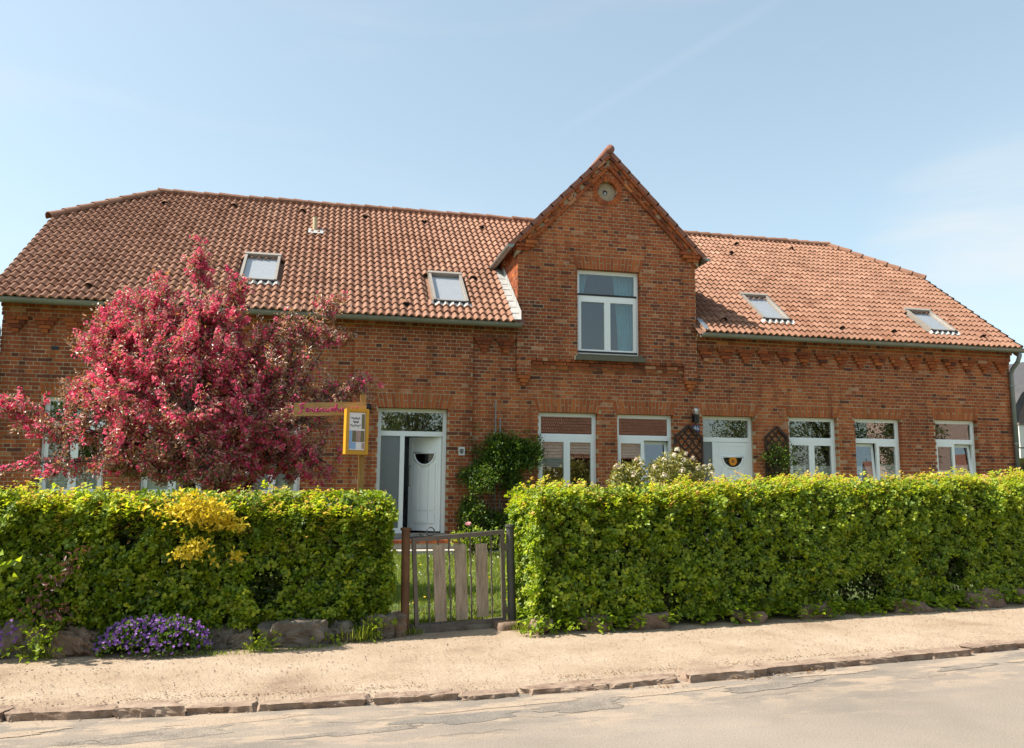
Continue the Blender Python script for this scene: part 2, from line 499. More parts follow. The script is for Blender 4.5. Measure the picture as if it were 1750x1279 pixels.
leafmat('tree_leaf', [(0.0, (0.05, 0.08, 0.01)), (0.6, (0.12, 0.16, 0.02)), (1.0, (0.24, 0.25, 0.05))], 1.4, 0.4, 0.1)
leafmat('pink_flower', [(0.0, (0.62, 0.22, 0.26)), (1.0, (0.8, 0.42, 0.45))], 1.0, 0.35, 0.05)
leafmat('yellow_flower', [(0.0, (0.75, 0.5, 0.02)), (1.0, (0.85, 0.62, 0.04))], 1.0, 0.2, 0.05)
leafmat('daisy_white', [(0.0, (0.8, 0.8, 0.76)), (1.0, (0.85, 0.85, 0.82))], 1.0, 0.2, 0.05)
leafmat('dry_litter', [(0.0, (0.10, 0.055, 0.03)), (0.6, (0.22, 0.12, 0.06)), (1.0, (0.34, 0.25, 0.13))], 1.0, 0.1, 0.05)
glassmat('glass', (0.86, 0.88, 0.88), 0.9, 0.13)
glassmat('glass_upper', (0.88, 0.90, 0.90), 0.9, 0.075)
glassmat('skylight_glass', (0.94, 0.95, 0.96), 0.9, 0.08, 0.02)
glassmat('lamp_glass', (0.93, 0.93, 0.92), 1.0, 0.10)
simple('frosted_glass', (0.16, 0.18, 0.19), (0.13, 0.15, 0.16), 60, 0.18, spec=0.8, bump=0.3)
glassmat('dark_glass', (0.12, 0.13, 0.13), 1.0, 0.05)


# ------------------------------------------------------------------ helpers
def link(o, parent=None):
    COL.objects.link(o)
    if parent is not None:
        o.parent = parent
        o.matrix_parent_inverse = WORLD.get(parent.name, Matrix()).inverted()
    WORLD[o.name] = o.matrix_basis.copy()
    return o


WORLD = {}


def tag(o, label=None, cat=None, group=None, kind=None):
    if label: o['label'] = label
    if cat: o['category'] = cat
    if group: o['group'] = group
    if kind: o['kind'] = kind
    return o


def thing(name, label, cat, loc=(0, 0, 0), group=None):
    o = bpy.data.objects.new(name, None)
    o.empty_display_size = 0.1
    o.location = loc
    COL.objects.link(o)
    WORLD[o.name] = Matrix.Translation(loc)
    return tag(o, label, cat, group)


class MB:
    def __init__(s):
        s.v, s.f, s.t = [], [], []

    def add(s, vs, fs, tone=0.5):
        b = len(s.v)
        s.v.extend(vs)
        for f in fs:
            s.f.append([b + i for i in f])
            s.t.append(tone)

    def hexa(s, c, tone=0.5):
        s.add(c, [(0, 1, 2, 3), (7, 6, 5, 4), (0, 4, 5, 1), (1, 5, 6, 2), (2, 6, 7, 3), (3, 7, 4, 0)], tone)

    def box(s, x0, x1, y0, y1, z0, z1, tone=0.5, M=None):
        c = [(x0, y0, z0), (x1, y0, z0), (x1, y0, z1), (x0, y0, z1), (x0, y1, z0), (x1, y1, z0), (x1, y1, z1), (x0, y1, z1)]
        if M is not None:
            c = [tuple(M @ Vector(p)) for p in c]
        # outward winding: front(-y) = 0,1,2,3
        s.hexa(c, tone)

    def tube(s, pts, rad, n=8, tone=0.5, caps=True, flat=1.0):
        pts = [Vector(p) for p in pts]
        if isinstance(rad, (int, float)):
            rad = [rad] * len(pts)
        b = len(s.v)
        prev = None
        for i, p in enumerate(pts):
            d = (pts[min(i + 1, len(pts) - 1)] - pts[max(i - 1, 0)])
            d = d.normalized() if d.length > 1e-9 else Vector((0, 0, 1))
            ref = Vector((0, 0, 1)) if abs(d.z) < 0.92 else Vector((0, 1, 0))
            if prev is not None:
                a = prev - d * prev.dot(d)
                a = a.normalized() if a.length > 1e-6 else d.cross(ref).normalized()
            else:
                a = d.cross(ref).normalized()
            prev = a
            e = d.cross(a)
            for k in range(n):
                th = 2 * math.pi * k / n
                q = p + (a * math.cos(th) + e * math.sin(th) * flat) * rad[i]
                s.v.append(tuple(q))
        for i in range(len(pts) - 1):
            for k in range(n):
                k2 = (k + 1) % n
                s.f.append([b + i * n + k, b + i * n + k2, b + (i + 1) * n + k2, b + (i + 1) * n + k])
                s.t.append(tone)
        if caps:
            s.f.append([b + k for k in range(n)][::-1]); s.t.append(tone)
            e0 = b + (len(pts) - 1) * n
            s.f.append([e0 + k for k in range(n)]); s.t.append(tone)

    def lathe(s, prof, c, n=24, axis='z', tone=0.5):
        b = len(s.v)
        for (r, h) in prof:
            for k in range(n):
                th = 2 * math.pi * k / n
                x, y = r * math.cos(th), r * math.sin(th)
                p = (x, y, h) if axis == 'z' else (x, h, y)
                s.v.append((c[0] + p[0], c[1] + p[1], c[2] + p[2]))
        for i in range(len(prof) - 1):
            for k in range(n):
                k2 = (k + 1) % n
                s.f.append([b + i * n + k, b + i * n + k2, b + (i + 1) * n + k2, b + (i + 1) * n + k])
                s.t.append(tone)

    def build(s, name, mat, parent=None, smooth=False, origin=None):
        me = bpy.data.meshes.new(name)
        if origin is not None:
            ox, oy, oz = origin
            vs = [(x - ox, y - oy, z - oz) for x, y, z in s.v]
        else:
            vs = s.v
        me.from_pydata(vs, [], s.f)
        at = me.attributes.new('tone', 'FLOAT', 'FACE')
        at.data.foreach_set('value', np.array(s.t, dtype=np.float32))
        me.materials.append(MATS[mat])
        if smooth:
            me.polygons.foreach_set('use_smooth', np.ones(len(me.polygons), dtype=bool))
        me.update()
        o = bpy.data.objects.new(name, me)
        if origin is not None:
            o.location = origin
        COL.objects.link(o)
        if parent is not None:
            o.parent = parent
            o.matrix_parent_inverse = WORLD.get(parent.name, Matrix()).inverted()
        WORLD[o.name] = Matrix.Translation(origin) if origin is not None else Matrix()
        return o


def boxpart(name, mat, parent, *b, M=None):
    m = MB()
    m.box(*b, M=M)
    return m.build(name, mat, parent)


def leaves(name, mat, parent, P, D, N, L, Wd, tone, fold=0.25, smooth=False):
    """P base points, D axis directions, N approx normals (all n x 3), L lengths, Wd widths, tone 0..1: folded leaf faces"""
    n = len(P)
    D = D / np.maximum(np.linalg.norm(D, axis=1, keepdims=True), 1e-9)
    S = np.cross(D, N)
    S = S / np.maximum(np.linalg.norm(S, axis=1, keepdims=True), 1e-9)
    Nn = np.cross(S, D)
    L = np.broadcast_to(np.asarray(L, float), (n,))[:, None]
    Wd = np.broadcast_to(np.asarray(Wd, float), (n,))[:, None]
    mid = P + D * L * 0.5
    V = np.empty((n, 4, 3))
    V[:, 0] = P
    V[:, 1] = mid + S * Wd * 0.5 + Nn * Wd * fold
    V[:, 2] = P + D * L - Nn * L * 0.08
    V[:, 3] = mid - S * Wd * 0.5 + Nn * Wd * fold
    idx = (np.arange(n) * 4)[:, None]
    tri = np.concatenate([idx + np.array([[0, 1, 2]]), idx + np.array([[0, 2, 3]])], axis=1).reshape(-1, 3)
    me = bpy.data.meshes.new(name)
    me.vertices.add(n * 4)
    me.vertices.foreach_set('co', V.reshape(-1).astype(np.float32))
    me.loops.add(len(tri) * 3)
    me.loops.foreach_set('vertex_index', tri.reshape(-1).astype(np.int32))
    me.polygons.add(len(tri))
    me.polygons.foreach_set('loop_start', (np.arange(len(tri)) * 3).astype(np.int32))
    at = me.attributes.new('tone', 'FLOAT', 'FACE')
    at.data.foreach_set('value', np.repeat(np.clip(tone, 0, 1), 2).astype(np.float32))
    me.materials.append(MATS[mat])
    me.update(calc_edges=True)
    me.validate()
    o = bpy.data.objects.new(name, me)
    COL.objects.link(o)
    if parent is not None:
        o.parent = parent
        o.matrix_parent_inverse = WORLD.get(parent.name, Matrix()).inverted()
    WORLD[o.name] = Matrix()
    return o


def rdir(n, rng=RNG):
    v = rng.normal(size=(n, 3))
    return v / np.linalg.norm(v, axis=1, keepdims=True)


def snoise(seed, freq, n=10):
    rg = np.random.default_rng(seed)
    K = rg.normal(size=(n, 3)) * freq
    ph = rg.uniform(0, 6.28, n)

    def f(P):
        return np.sin(P @ K.T + ph).sum(axis=1) / math.sqrt(n / 2)
    return f


def lerp(a, b, t):
    return a + (b - a) * t


# ------------------------------------------------------------------ setting: ground, road, kerb, pavement
def poly_at(pl, x):
    xs = [p[0] for p in pl]
    ys = [p[1] for p in pl]
    return float(np.interp(x, xs, ys))


KERB = [(-40, 6.6), (-12, 6.42), (-2.1, 6.22), (-0.4, 6.17), (0.7, 6.18), (2.0, 6.28), (3.3, 6.43), (4.5, 6.63), (5.6, 6.80), (6.8, 7.03), (12, 8.3), (40, 16.5)]
WALKBACK = [(-40, 6.6), (-12, 7.2), (-2.6, 7.95), (-0.6, 8.1), (0.7, 8.55), (2.0, 8.75), (4.3, 8.75), (8.9, 9.35), (12, 10.0), (40, 18.5)]
KH = 0.058


def strip(name, mat, xs, ya, yb, za, zb, kind='structure', bumpy=0.0, ny=1, drop=0.0):
    m = MB()
    f = snoise(5, 1.7)
    V = []
    for x in xs:
        for j in range(ny + 1):
            t = j / ny
            V.append((x, lerp(ya(x), yb(x), t), lerp(za, zb, t)))
    V = np.array(V)
    if drop:
        V[0::ny + 1, 2] -= drop
    if bumpy:
        V[:, 2] += bumpy * f(V * np.array([1, 1, 0]))
    n = ny + 1
    fs = [(i * n + j, (i + 1) * n + j, (i + 1) * n + j + 1, i * n + j + 1) for i in range(len(xs) - 1) for j in range(ny)]
    m.add([tuple(v) for v in V], fs)
    o = m.build(name, mat, None, smooth=True)
    o['kind'] = kind
    return o


m = MB(); m.add([(-600, -600, -0.06), (600, -600, -0.06), (600, 600, -0.06), (-600, 600, -0.06)], [(0, 1, 2, 3)])
m.build('ground', 'lawn_base')['kind'] = 'structure'
XS = sorted(set(list(np.arange(-40, 40.1, 0.4)) + list(np.arange(-4, 12, 0.1))))
strip('road', 'asphalt', XS, lambda x: -3.0, lambda x: poly_at(KERB, x) + 0.1, 0, 0, ny=24)
strip('pavement', 'sand', XS, lambda x: poly_at(KERB, x) + 0.055 + 0.03 * math.sin(x * 5.3) * math.sin(x * 2.1 + 1), lambda x: poly_at(WALKBACK, x), KH - 0.003, 0.078, bumpy=0.005, ny=26, drop=0.05)
strip('far_verge', 'sand', XS, lambda x: -6.0, lambda x: -3.0, 0.02, 0.0)  # unseen verge, given pale sand to bounce light onto the facade
strip('hedge_bed', 'soil', XS, lambda x: poly_at(WALKBACK, x) - 0.06, lambda x: poly_at(WALKBACK, x) + 0.95, 0.074, 0.12, bumpy=0.012, ny=4)
strip('lawn', 'lawn_base', XS, lambda x: poly_at(WALKBACK, x) + 0.35, lambda x: max(16.0, poly_at(WALKBACK, x) + 4), 0.11, 0.20, bumpy=0.012, ny=16)

# kerb stones
kerb = bpy.data.objects.new('kerb', None)
COL.objects.link(kerb)
WORLD['kerb'] = Matrix()
kerb['kind'] = 'structure'


def rock(name, mat, c, size, parent=None, seed=0, rotz=0.0, sub=3, rough=0.12, square=0.5, sharp=False, flat=None):
    """an irregular stone: subdivided cube pulled partly to an ellipsoid and displaced by noise"""
    bm = bmesh.new()
    bmesh.ops.create_cube(bm, size=2.0)
    bmesh.ops.subdivide_edges(bm, edges=bm.edges[:], cuts=sub, use_grid_fill=True)
    f1, f2 = snoise(seed * 3 + 1, 1.3), snoise(seed * 3 + 2, 3.4)
    P = np.array([v.co[:] for v in bm.verts])
    Q = P / np.linalg.norm(P, axis=1, keepdims=True)
    Q = P * square + Q * (1 - square) * 1.15
    f3, f4 = snoise(seed * 3 + 5, 7.0, 16), snoise(seed * 3 + 7, 15.0, 16)
    S_ = np.array(size) * 0.5
    wp = Q * S_ / max(size[1], size[2]) * 2
    d = 1 + rough * f1(Q) + rough * 0.5 * f2(wp)
    Q = Q * d[:, None] * S_ + (P / np.linalg.norm(P, axis=1, keepdims=True)) * (rough * 0.14 * f3(wp) + rough * 0.08 * f4(wp))[:, None] * min(size) * 2
    if flat is not None:
        Q[:, 2] = np.minimum(Q[:, 2], flat + 0.15 * (Q[:, 2] - flat))
    cz, sz = math.cos(rotz), math.sin(rotz)
    for v, q in zip(bm.verts, Q):
        v.co = (q[0] * cz - q[1] * sz, q[0] * sz + q[1] * cz, q[2])
    me = bpy.data.meshes.new(name)
    bm.to_mesh(me)
    bm.free()
    me.materials.append(MATS[mat])
    if not sharp:
        me.polygons.foreach_set('use_smooth', np.ones(len(me.polygons), dtype=bool))
    o = bpy.data.objects.new(name, me)
    o.location = c
    COL.objects.link(o)
    if parent is not None:
        o.parent = parent
        o.matrix_parent_inverse = WORLD.get(parent.name, Matrix()).inverted()
    WORLD[o.name] = Matrix.Translation(c)
    return o


x = -5.2
i = 0
while x < 12:
    L = random.uniform(0.42, 0.85)
    xm = x + L / 2
    y = poly_at(KERB, xm)
    dy = poly_at(KERB, xm + 0.3) - poly_at(KERB, xm - 0.3)
    hh = KH + random.uniform(-0.012, 0.014)
    if 0.9 < xm < 3.0:
        hh -= 0.014
    rock('kerb_stone', 'granite_kerb', (xm, y + 0.07 + random.uniform(-0.022, 0.022), hh - 0.10), (L - 0.022, 0.19, 0.22), kerb, 100 + i, math.atan2(dy, 0.6), 13, 0.09, 0.93, True, 0.094)
    x += L
    i += 1

# patches, sand tongues and cracks in the worn edge of the road
rgp = np.random.default_rng(15)
PATCH = [(-1.0, 5.72, 0.55, 0.10, 'patch_rough'), (-0.55, 5.95, 0.5, 0.06, 'patch_sand'), (0.95, 5.72, 0.42, 0.10, 'patch_dark'), (0.25, 5.55, 0.45, 0.05, 'patch_rough'), (1.85, 5.86, 0.40, 0.12, 'patch_rough'), (1.35, 5.97, 0.5, 0.05, 'patch_sand'),
         (2.6, 6.10, 0.38, 0.06, 'patch_sand'), (3.5, 6.12, 0.5, 0.08, 'patch_rough'), (4.3, 6.42, 0.4, 0.05, 'patch_sand'), (5.6, 6.42, 0.4, 0.06, 'patch_rough'), (-1.9, 5.9, 0.35, 0.05, 'patch_sand'), (6.6, 6.6, 0.4, 0.06, 'patch_sand')]
for i, (px_, py_, ra, rb, mt) in enumerate(PATCH):
    n = 64
    ph = rgp.uniform(0, 6.28, 6)
    vs = []
    for ring, z in ((1.0, 0.0016),):
        for k in range(n):
            th = 2 * math.pi * k / n
            q = ring * (1 + 0.22 * math.sin(2 * th + ph[0]) + 0.16 * math.sin(3 * th + ph[1]) + 0.10 * math.sin(7 * th + ph[2]) + 0.06 * math.sin(13 * th + ph[3]) + 0.04 * math.sin(23 * th + ph[4]))
            dx = ra * q * math.cos(th)
            vs.append((px_ + dx, py_ + rb * q * math.sin(th) + 0.16 * dx, z + 0.00025 * i))
    m = MB()
    m.add(vs + [(px_, py_, 0.0016 + 0.00025 * i)], [(k, (k + 1) % n, n) for k in range(n)])
    m.build('road_patch', mt)['kind'] = 'structure'
CRACK = [(-1.9, 5.55, 1.0, 0.10), (-0.2, 5.78, 0.7, 0.1), (1.3, 5.66, 0.8, 0.12), (2.9, 5.85, 0.9, 0.16), (4.5, 6.1, 1.0, 0.2), (0.6, 5.3, 0.7, 0.2)]
for (cx_, cy_, L_, sl_) in CRACK:
    m = MB()
    n = 34
    y = cy_
    top, bot = [], []
    for k in range(n + 1):
        t_ = k / n
        y += rgp.normal(0, 0.012)
        w_ = (0.0012 + 0.0035 * rgp.uniform()) * math.sin(math.pi * t_) ** 0.5
        xx = cx_ + L_ * t_
        top.append((xx, y + sl_ * L_ * t_ + w_, 0.0055))
        bot.append((xx, y + sl_ * L_ * t_ - w_, 0.0055))
    m.add(bot + top, [(k, k + 1, n + 2 + k, n + 1 + k) for k in range(n)])
    m.build('road_crack', 'crack_dirt')['kind'] = 'structure'

# ------------------------------------------------------------------ the brick house
HX0, HX1 = -6.0, 16.22
YF = 16.6                                  # main facade plane
YP = 16.53                                 # brick pier round the left door
YD = 16.5                                  # gable bay
CO = 0.0765                                # brick course
ZE, TP = 4.847, 0.782                      # roof plane: z = ZE + TP * (y - YE)
YE = 16.15
YR = 21.0
ZR = ZE + TP * (YR - YE)
GX, GZ, GS = 5.87, 8.86, 1.02              # gable: apex x, z and slope


def zroof(y):
    return ZE + TP * (y - YE)


house = thing('brick_house', 'long red brick house with orange tiled roof and central brick gable', 'house', (5.1, 18.5, 0.2))
WINS = [  # x0, x1, z0, z1
    (-5.19, -4.08, 1.28, 3.11), (-3.44, -2.33, 1.28, 3.09), (-1.59, -0.52, 1.28, 3.08),
    (4.31, 5.61, 1.32, 3.06), (6.06, 7.35, 1.32, 3.06), (10.17, 11.40, 1.38, 3.10), (11.86, 13.09, 1.38, 3.11), (14.02, 15.18, 1.40, 3.13)]
DOOR_A = (0.96, 2.37, 0.55, 3.06)
DOOR_B = (8.06, 9.32, 0.55, 3.08)
DORM_W = (5.14, 6.57, 4.33, 6.20)
OPEN = WINS + [DOOR_A, DOOR_B, DORM_W]

wall = None
BR = []                                    # (8 corners, tone, centre, stretcher)
tone_n = snoise(77, 0.8)


def emit(u0, u1, z0, z1, out, depth, fr, tone=None, jit=0.0022):
    """one brick; fr maps (u, out, z) to the world"""
    if tone is None:
        cx = fr((u0 + u1) / 2, 0, z0)
        tone = 0.52 + 0.09 * float(tone_n(np.array([cx]))[0]) + random.gauss(0, 0.135)
        if random.random() < 0.07:
            tone = random.uniform(0.04, 0.22)
        if random.random() < 0.03:
            tone = random.uniform(0.9, 1.0)
    o = out + random.uniform(-0.0015, 0.002)
    j = lambda: random.uniform(-jit, jit)
    c = []
    for dd in (o, o - depth):
        for (u, z) in ((u0, z0), (u1, z0), (u1, z1), (u0, z1)):
            c.append(fr(u + j(), dd + (j() if dd == o else 0), z + j()))
    BR.append((c, tone, fr((u0 + u1) / 2, o, (z0 + z1) / 2), u1 - u0))


def subtract(iv, cut):
    res = []
    for a, b in iv:
        if cut[1] <= a or cut[0] >= b:
            res.append((a, b))
        else:
            if cut[0] > a: res.append((a, cut[0]))
            if cut[1] < b: res.append((cut[1], b))
    return res


def brick_panel(ua, ub, z0, z1, fr, holes=(), clip=None, circle=None, depth=0.12, ph=0.0, out=0.0, tone=None):
    k = int(round(z0 / CO))
    while k * CO + CO * 0.5 < z1:
        zb = k * CO
        a, b = ua, ub
        if clip:
            a, b = clip(zb + CO * 0.6)
            a, b = max(a, ua), min(b, ub)
        if b - a > 0.06:
            header = (k % 2 == 0)
            pitch = 0.1275 if header else 0.255
            off = ph + (0.064 if header else (0.1275 if (k // 2) % 2 else 0.0))
            u = math.floor((a - off) / pitch) * pitch + off
            cuts = [h for h in holes if h[2] - 0.02 < zb + CO / 2 < h[3] + 0.001]
            while u < b:
                ivs = [(max(u, a), min(u + pitch, b))]
                for h in cuts:
                    ivs = [q for w in ivs for q in subtract([w], (h[0], h[1]))]
                for (p, q) in ivs:
                    if q - p < 0.045:
                        continue
                    if circle and math.hypot((p + q) / 2 - circle[0], zb + CO / 2 - circle[1]) < circle[2]:
                        continue
                    e0 = 0.0 if any(abs(p - h[1]) < 1e-4 for h in cuts) or abs(p - a) < 1e-4 else 0.0066
                    e1 = 0.0 if any(abs(q - h[0]) < 1e-4 for h in cuts) or abs(q - b) < 1e-4 else 0.0066
                    emit(p + e0, q - e1, zb + 0.0069, zb + CO - 0.0069, out, depth, fr, tone)
                u += pitch
        k += 1


def front(y):
    return lambda u, o, z: (u, y - o, z)


def arch_top(z):
    return math.ceil((z + 0.245) / CO) * CO


holes = [w for w in OPEN] + [(w[0] - 0.045, w[1] + 0.045, w[3], arch_top(w[3])) for w in OPEN if w is not DORM_W]
holes_d = [DORM_W, (DORM_W[0] - 0.05, DORM_W[1] + 0.05, DORM_W[3], arch_top(DORM_W[3]))]
PIER = (0.44, 2.88)
brick_panel(HX0, PIER[0], 0.15, 4.59, front(YF), holes)
brick_panel(PIER[0], PIER[1], 0.15, 4.74, front(YP), holes, ph=0.04, depth=0.16)
brick_panel(PIER[1], HX1, 0.15, 4.59, front(YF), holes, ph=0.02)
DX0, DX1 = 3.81, 7.91
CIRC = (5.84, 8.0)
brick_panel(DX0, DX1, 4.20, GZ - 0.05, front(YD), holes_d, clip=lambda z: (GX - (GZ - 0.1 - z) / GS, GX + (GZ - 0.1 - z) / GS) if z > 6.7 else (DX0, DX1), circle=(CIRC[0], CIRC[1], 0.3), depth=0.14, ph=0.05)
for (a, b) in ((DX0, 4.12), (7.60, DX1)):
    brick_panel(a, b, 3.825, 4.20, front(YD), depth=0.11, ph=a)
    for kk, wdt in ((49, 0.26), (48, 0.17), (47, 0.09)):
        mid = (a + b) / 2
        emit(mid - wdt / 2, mid + wdt / 2, kk * CO + 0.004, kk * CO + CO - 0.004, 0.095 - 0.012 * (49 - kk), 0.12, front(YF), random.uniform(0.6, 0.85))
# corbelled courses under the bay window
for kk, out in ((54, 0.098), (53, 0.066), (52, 0.034)):
    brick_panel(4.12, 7.60, kk * CO, kk * CO + CO * 0.9, front(YF), out=out, tone=None, ph=0.03 * kk)
# frieze bands, cornice and stepped brackets
for (a, b) in ((HX0, PIER[0]), (PIER[1], DX0), (DX1, HX1)):
    brick_panel(a, b, 60 * CO, 62 * CO - 0.01, front(YF), out=0.06)
    n = max(1, int(round((b - a) / 0.5)))
    stp = (b - a) / n
    for i in range(n):
        xm = a + (i + 0.5) * stp
        for kk, wdt in ((59, 0.40), (58, 0.30), (57, 0.20), (56, 0.11)):
            s0, s1 = xm - wdt / 2, xm + wdt / 2
            if wdt > 0.25:
                sp = xm + random.choice((-0.06, 0.0, 0.06))
                emit(s0, sp - 0.005, kk * CO + 0.005, kk * CO + CO - 0.005, 0.06, 0.08, front(YF))
                emit(sp + 0.005, s1, kk * CO + 0.005, kk * CO + CO - 0.005, 0.06, 0.08, front(YF))
            else:
                emit(s0, s1, kk * CO + 0.005, kk * CO + CO - 0.005, 0.058, 0.08, front(YF))
for (a, b) in ((HX0, DX0 - 0.002), (DX1 + 0.002, HX1)):
    brick_panel(a, b, 62 * CO, 63 * CO - 0.01, front(YF), out=0.12, depth=0.15)
    brick_panel(a, b, 63 * CO, 64 * CO - 0.01, front(YF), out=0.17, depth=0.2)


# flat arches over the openings
def arch(x0, x1, z, y, flare=0.07):
    ARCH = arch_top(z) - z - 0.004
    n = max(4, int(round((x1 - x0 + 0.06) / CO)))
    a, b = x0 - 0.035, x1 + 0.035
    st = (b - a) / n
    base = random.uniform(0.62, 0.74)
    for i in range(n):
        ta, tb = i / n, (i + 1) / n
        def xa(t, zz):
            return lerp(a, b, t) + (t - 0.5) * 2 * flare * zz
        cuts = [(0, 1)]
        if i % 2 == 1:
            cuts = [(0, 0.5), (0.5, 1)]
        for (q0, q1) in cuts:
            z0, z1 = z + 0.004 + q0 * ARCH + (0.010 if q0 else 0), z + q1 * ARCH - 0.007
            e = 0.0075 / (b - a)
            o = random.uniform(-0.002, 0.004) + 0.003
            c = []
            for yy in (y - o, y + 0.13):
                c += [(xa(ta + e, q0), yy, z0), (xa(tb - e, q0), yy, z0), (xa(tb - e, q1), yy, z1), (xa(ta + e, q1), yy, z1)]
            BR.append((c, base + random.gauss(0, 0.1), ((a + b) / 2, y, z0), 0.07))


for w in WINS:
    arch(w[0], w[1], w[3], YF)
arch(DOOR_A[0], DOOR_A[1], DOOR_A[3], YP)
arch(DOOR_B[0], DOOR_B[1], DOOR_B[3], YF)
arch(DORM_W[0], DORM_W[1], DORM_W[3], YD)
# ring of bricks round the gable opening
for i in range(24):
    a0, a1 = 2 * math.pi * (i + 0.06) / 24, 2 * math.pi * (i + 0.94) / 24
    c = []
    for yy in (YD - 0.012, YD + 0.12):
        for (r, a) in ((0.225, a0), (0.225, a1), (0.345, a1), (0.345, a0)):
            c.append((CIRC[0] + r * math.cos(a), yy, CIRC[1] + r * math.sin(a)))
    c = [c[1], c[0], c[3], c[2], c[5], c[4], c[7], c[6]]
    BR.append((c, random.uniform(0.35, 0.75), (CIRC[0], YD, CIRC[1]), 0.1))
# raking courses along the gable
for sgn in (-1, 1):
    e = Vector((-sgn * 1.0, 0, GS)).normalized()           # up the rake
    nrm = Vector((sgn * GS, 0, 1.0)).normalized()          # outwards across the rake
    foot = Vector((GX + sgn * 2.10, 0, GZ - 2.10 * GS))
    Lr = (Vector((GX, 0, GZ)) - foot).length
    def fr(u, o, z, e=e, nrm=nrm, foot=foot):
        p = foot + e * u + nrm * z
        return (p.x, YD - o, p.z)
    if sgn < 0:
        frr = fr
    else:
        frr = lambda u, o, z, fr=fr, Lr=Lr: fr(Lr - u, o, z)
    def rng_(z):                                            # keep the mitre at the apex
        return (0, Lr + z * GS * 0.98) if True else None
    for zc, out, pit, alt in ((-0.085, 0.11, 0.255, False), (-0.165, 0.085, 0.13, True), (-0.245, 0.06, 0.255, False)):
        u = random.uniform(-0.1, 0)
        top = Lr + zc * 1.0 + 0.02
        kk = 0
        while u < top - 0.05:
            a, b = max(u, 0), min(u + pit - 0.011, top)
            o = out if not (alt and kk % 2) else out - 0.05
            if b - a > 0.04:
                if sgn < 0:
                    emit(a, b, zc, zc + 0.068, o, 0.2, fr)
                else:
                    emit(Lr - b, Lr - a, zc, zc + 0.068, o, 0.2, frr)
            u += pit
            kk += 1
# kneelers at the gable feet
for sgn in (-1, 1):
    xe = GX + sgn * 2.16
    for kk, wdt, o in ((87, 0.50, 0.10), (86, 0.44, 0.085), (85, 0.34, 0.06), (84, 0.2, 0.03)):
        a, b = (xe, xe + wdt) if sgn < 0 else (xe - wdt, xe)
        if kk < 87:
            a, b = (a + 0.03 * (87 - kk), b) if sgn < 0 else (a, b - 0.03 * (87 - kk))
        h_ = (b - a) / 2
        emit(a, a + h_ - 0.005, kk * CO + 0.005, kk * CO + CO - 0.005, o, 0.3, front(YD))
        emit(a + h_ + 0.005, b, kk * CO + 0.005, kk * CO + CO - 0.005, o, 0.3, front(YD))
# left and right flanks of the gable bay
for (xs, sg) in ((DX0, -1), (DX1, 1)):
    def fl(u, o, z, xs=xs, sg=sg):
        return (xs + sg * o, u if sg > 0 else u, z)
    flm = (lambda u, o, z, xs=xs: (xs - o, YD + 2.6 - (u - YD), z)) if sg < 0 else fl
    if sg < 0:
        brick_panel(YD, YD + 2.6, 4.6, 6.75, flm, clip=lambda z: (max(YD, YD + 2.6 - (YE + (z - ZE) / TP + 0.1 - YD)), YD + 2.6), ph=0.03, depth=0.1)
    else:
        brick_panel(YD, YD + 2.6, 4.6, 6.75, flm, clip=lambda z: (YD, YE + (z - ZE) / TP + 0.1), ph=0.03, depth=0.1)
    for kk, o in ((87, 0.09), (86, 0.055)):
        brick_panel(YD, YD + 2.0, kk * CO, kk * CO + CO * 0.9, flm if sg > 0 else (lambda u, o, z, xs=xs: (xs - o, YD + YD + 2.0 - u, z)), out=o, depth=0.12)
    if sg < 0:                                              # dentils under the flank eaves
        for i in range(9):
            u = YD + 0.15 + i * 0.2
            emit(u, u + 0.1, 85 * CO + 0.004, 86 * CO - 0.004, 0.045, 0.1, lambda u, o, z, xs=xs: (xs - o, 2 * (YD + 1.0) - u, z))

# core of the walls (mortar): grid of cells round the openings
def core(m, xs, zs, inside, y0, y1):
    X = sorted(set(xs))
    Z = sorted(set(zs))
    cell = {}
    for i in range(len(X) - 1):
        for j in range(len(Z) - 1):
            cell[i, j] = inside((X[i] + X[i + 1]) / 2, (Z[j] + Z[j + 1]) / 2)
    g = lambda i, j: cell.get((i, j), False)
    for (i, j), ok in cell.items():
        if not ok:
            continue
        a, b, c, d = X[i], X[i + 1], Z[j], Z[j + 1]
        m.add([(a, y0, c), (b, y0, c), (b, y0, d), (a, y0, d)], [(0, 1, 2, 3)])
        m.add([(a, y1, c), (b, y1, c), (b, y1, d), (a, y1, d)], [(3, 2, 1, 0)])
        if not g(i - 1, j): m.add([(a, y1, c), (a, y0, c), (a, y0, d), (a, y1, d)], [(0, 1, 2, 3)])
        if not g(i + 1, j): m.add([(b, y0, c), (b, y1, c), (b, y1, d), (b, y0, d)], [(0, 1, 2, 3)])
        if not g(i, j - 1): m.add([(a, y1, c), (b, y1, c), (b, y0, c), (a, y0, c)], [(0, 1, 2, 3)])
        if not g(i, j + 1): m.add([(a, y0, d), (b, y0, d), (b, y1, d), (a, y1, d)], [(0, 1, 2, 3)])


EX = 0.007
def in_open(x, z, ops):
    return any(o[0] - EX < x < o[1] + EX and o[2] - EX < z < o[3] + EX for o in ops)


mc = MB()
ops_m = [o for o in OPEN if not (o is DOOR_A)] + [(DOOR_A[0], DOOR_A[1], DOOR_A[2], DOOR_A[3])]
xs = [HX0 + 0.005, HX1 - 0.005] + [v for o in OPEN for v in (o[0] - EX, o[1] + EX)]
zs = [0.0, 4.59] + [v for o in OPEN for v in (o[2] - EX, o[3] + EX)] + [DOOR_A[3] + EX]
core(mc, [v for v in xs], [v for v in zs if v <= 4.59], lambda x, z: not in_open(x, z, ops_m), YF + 0.004, YF + 0.33)
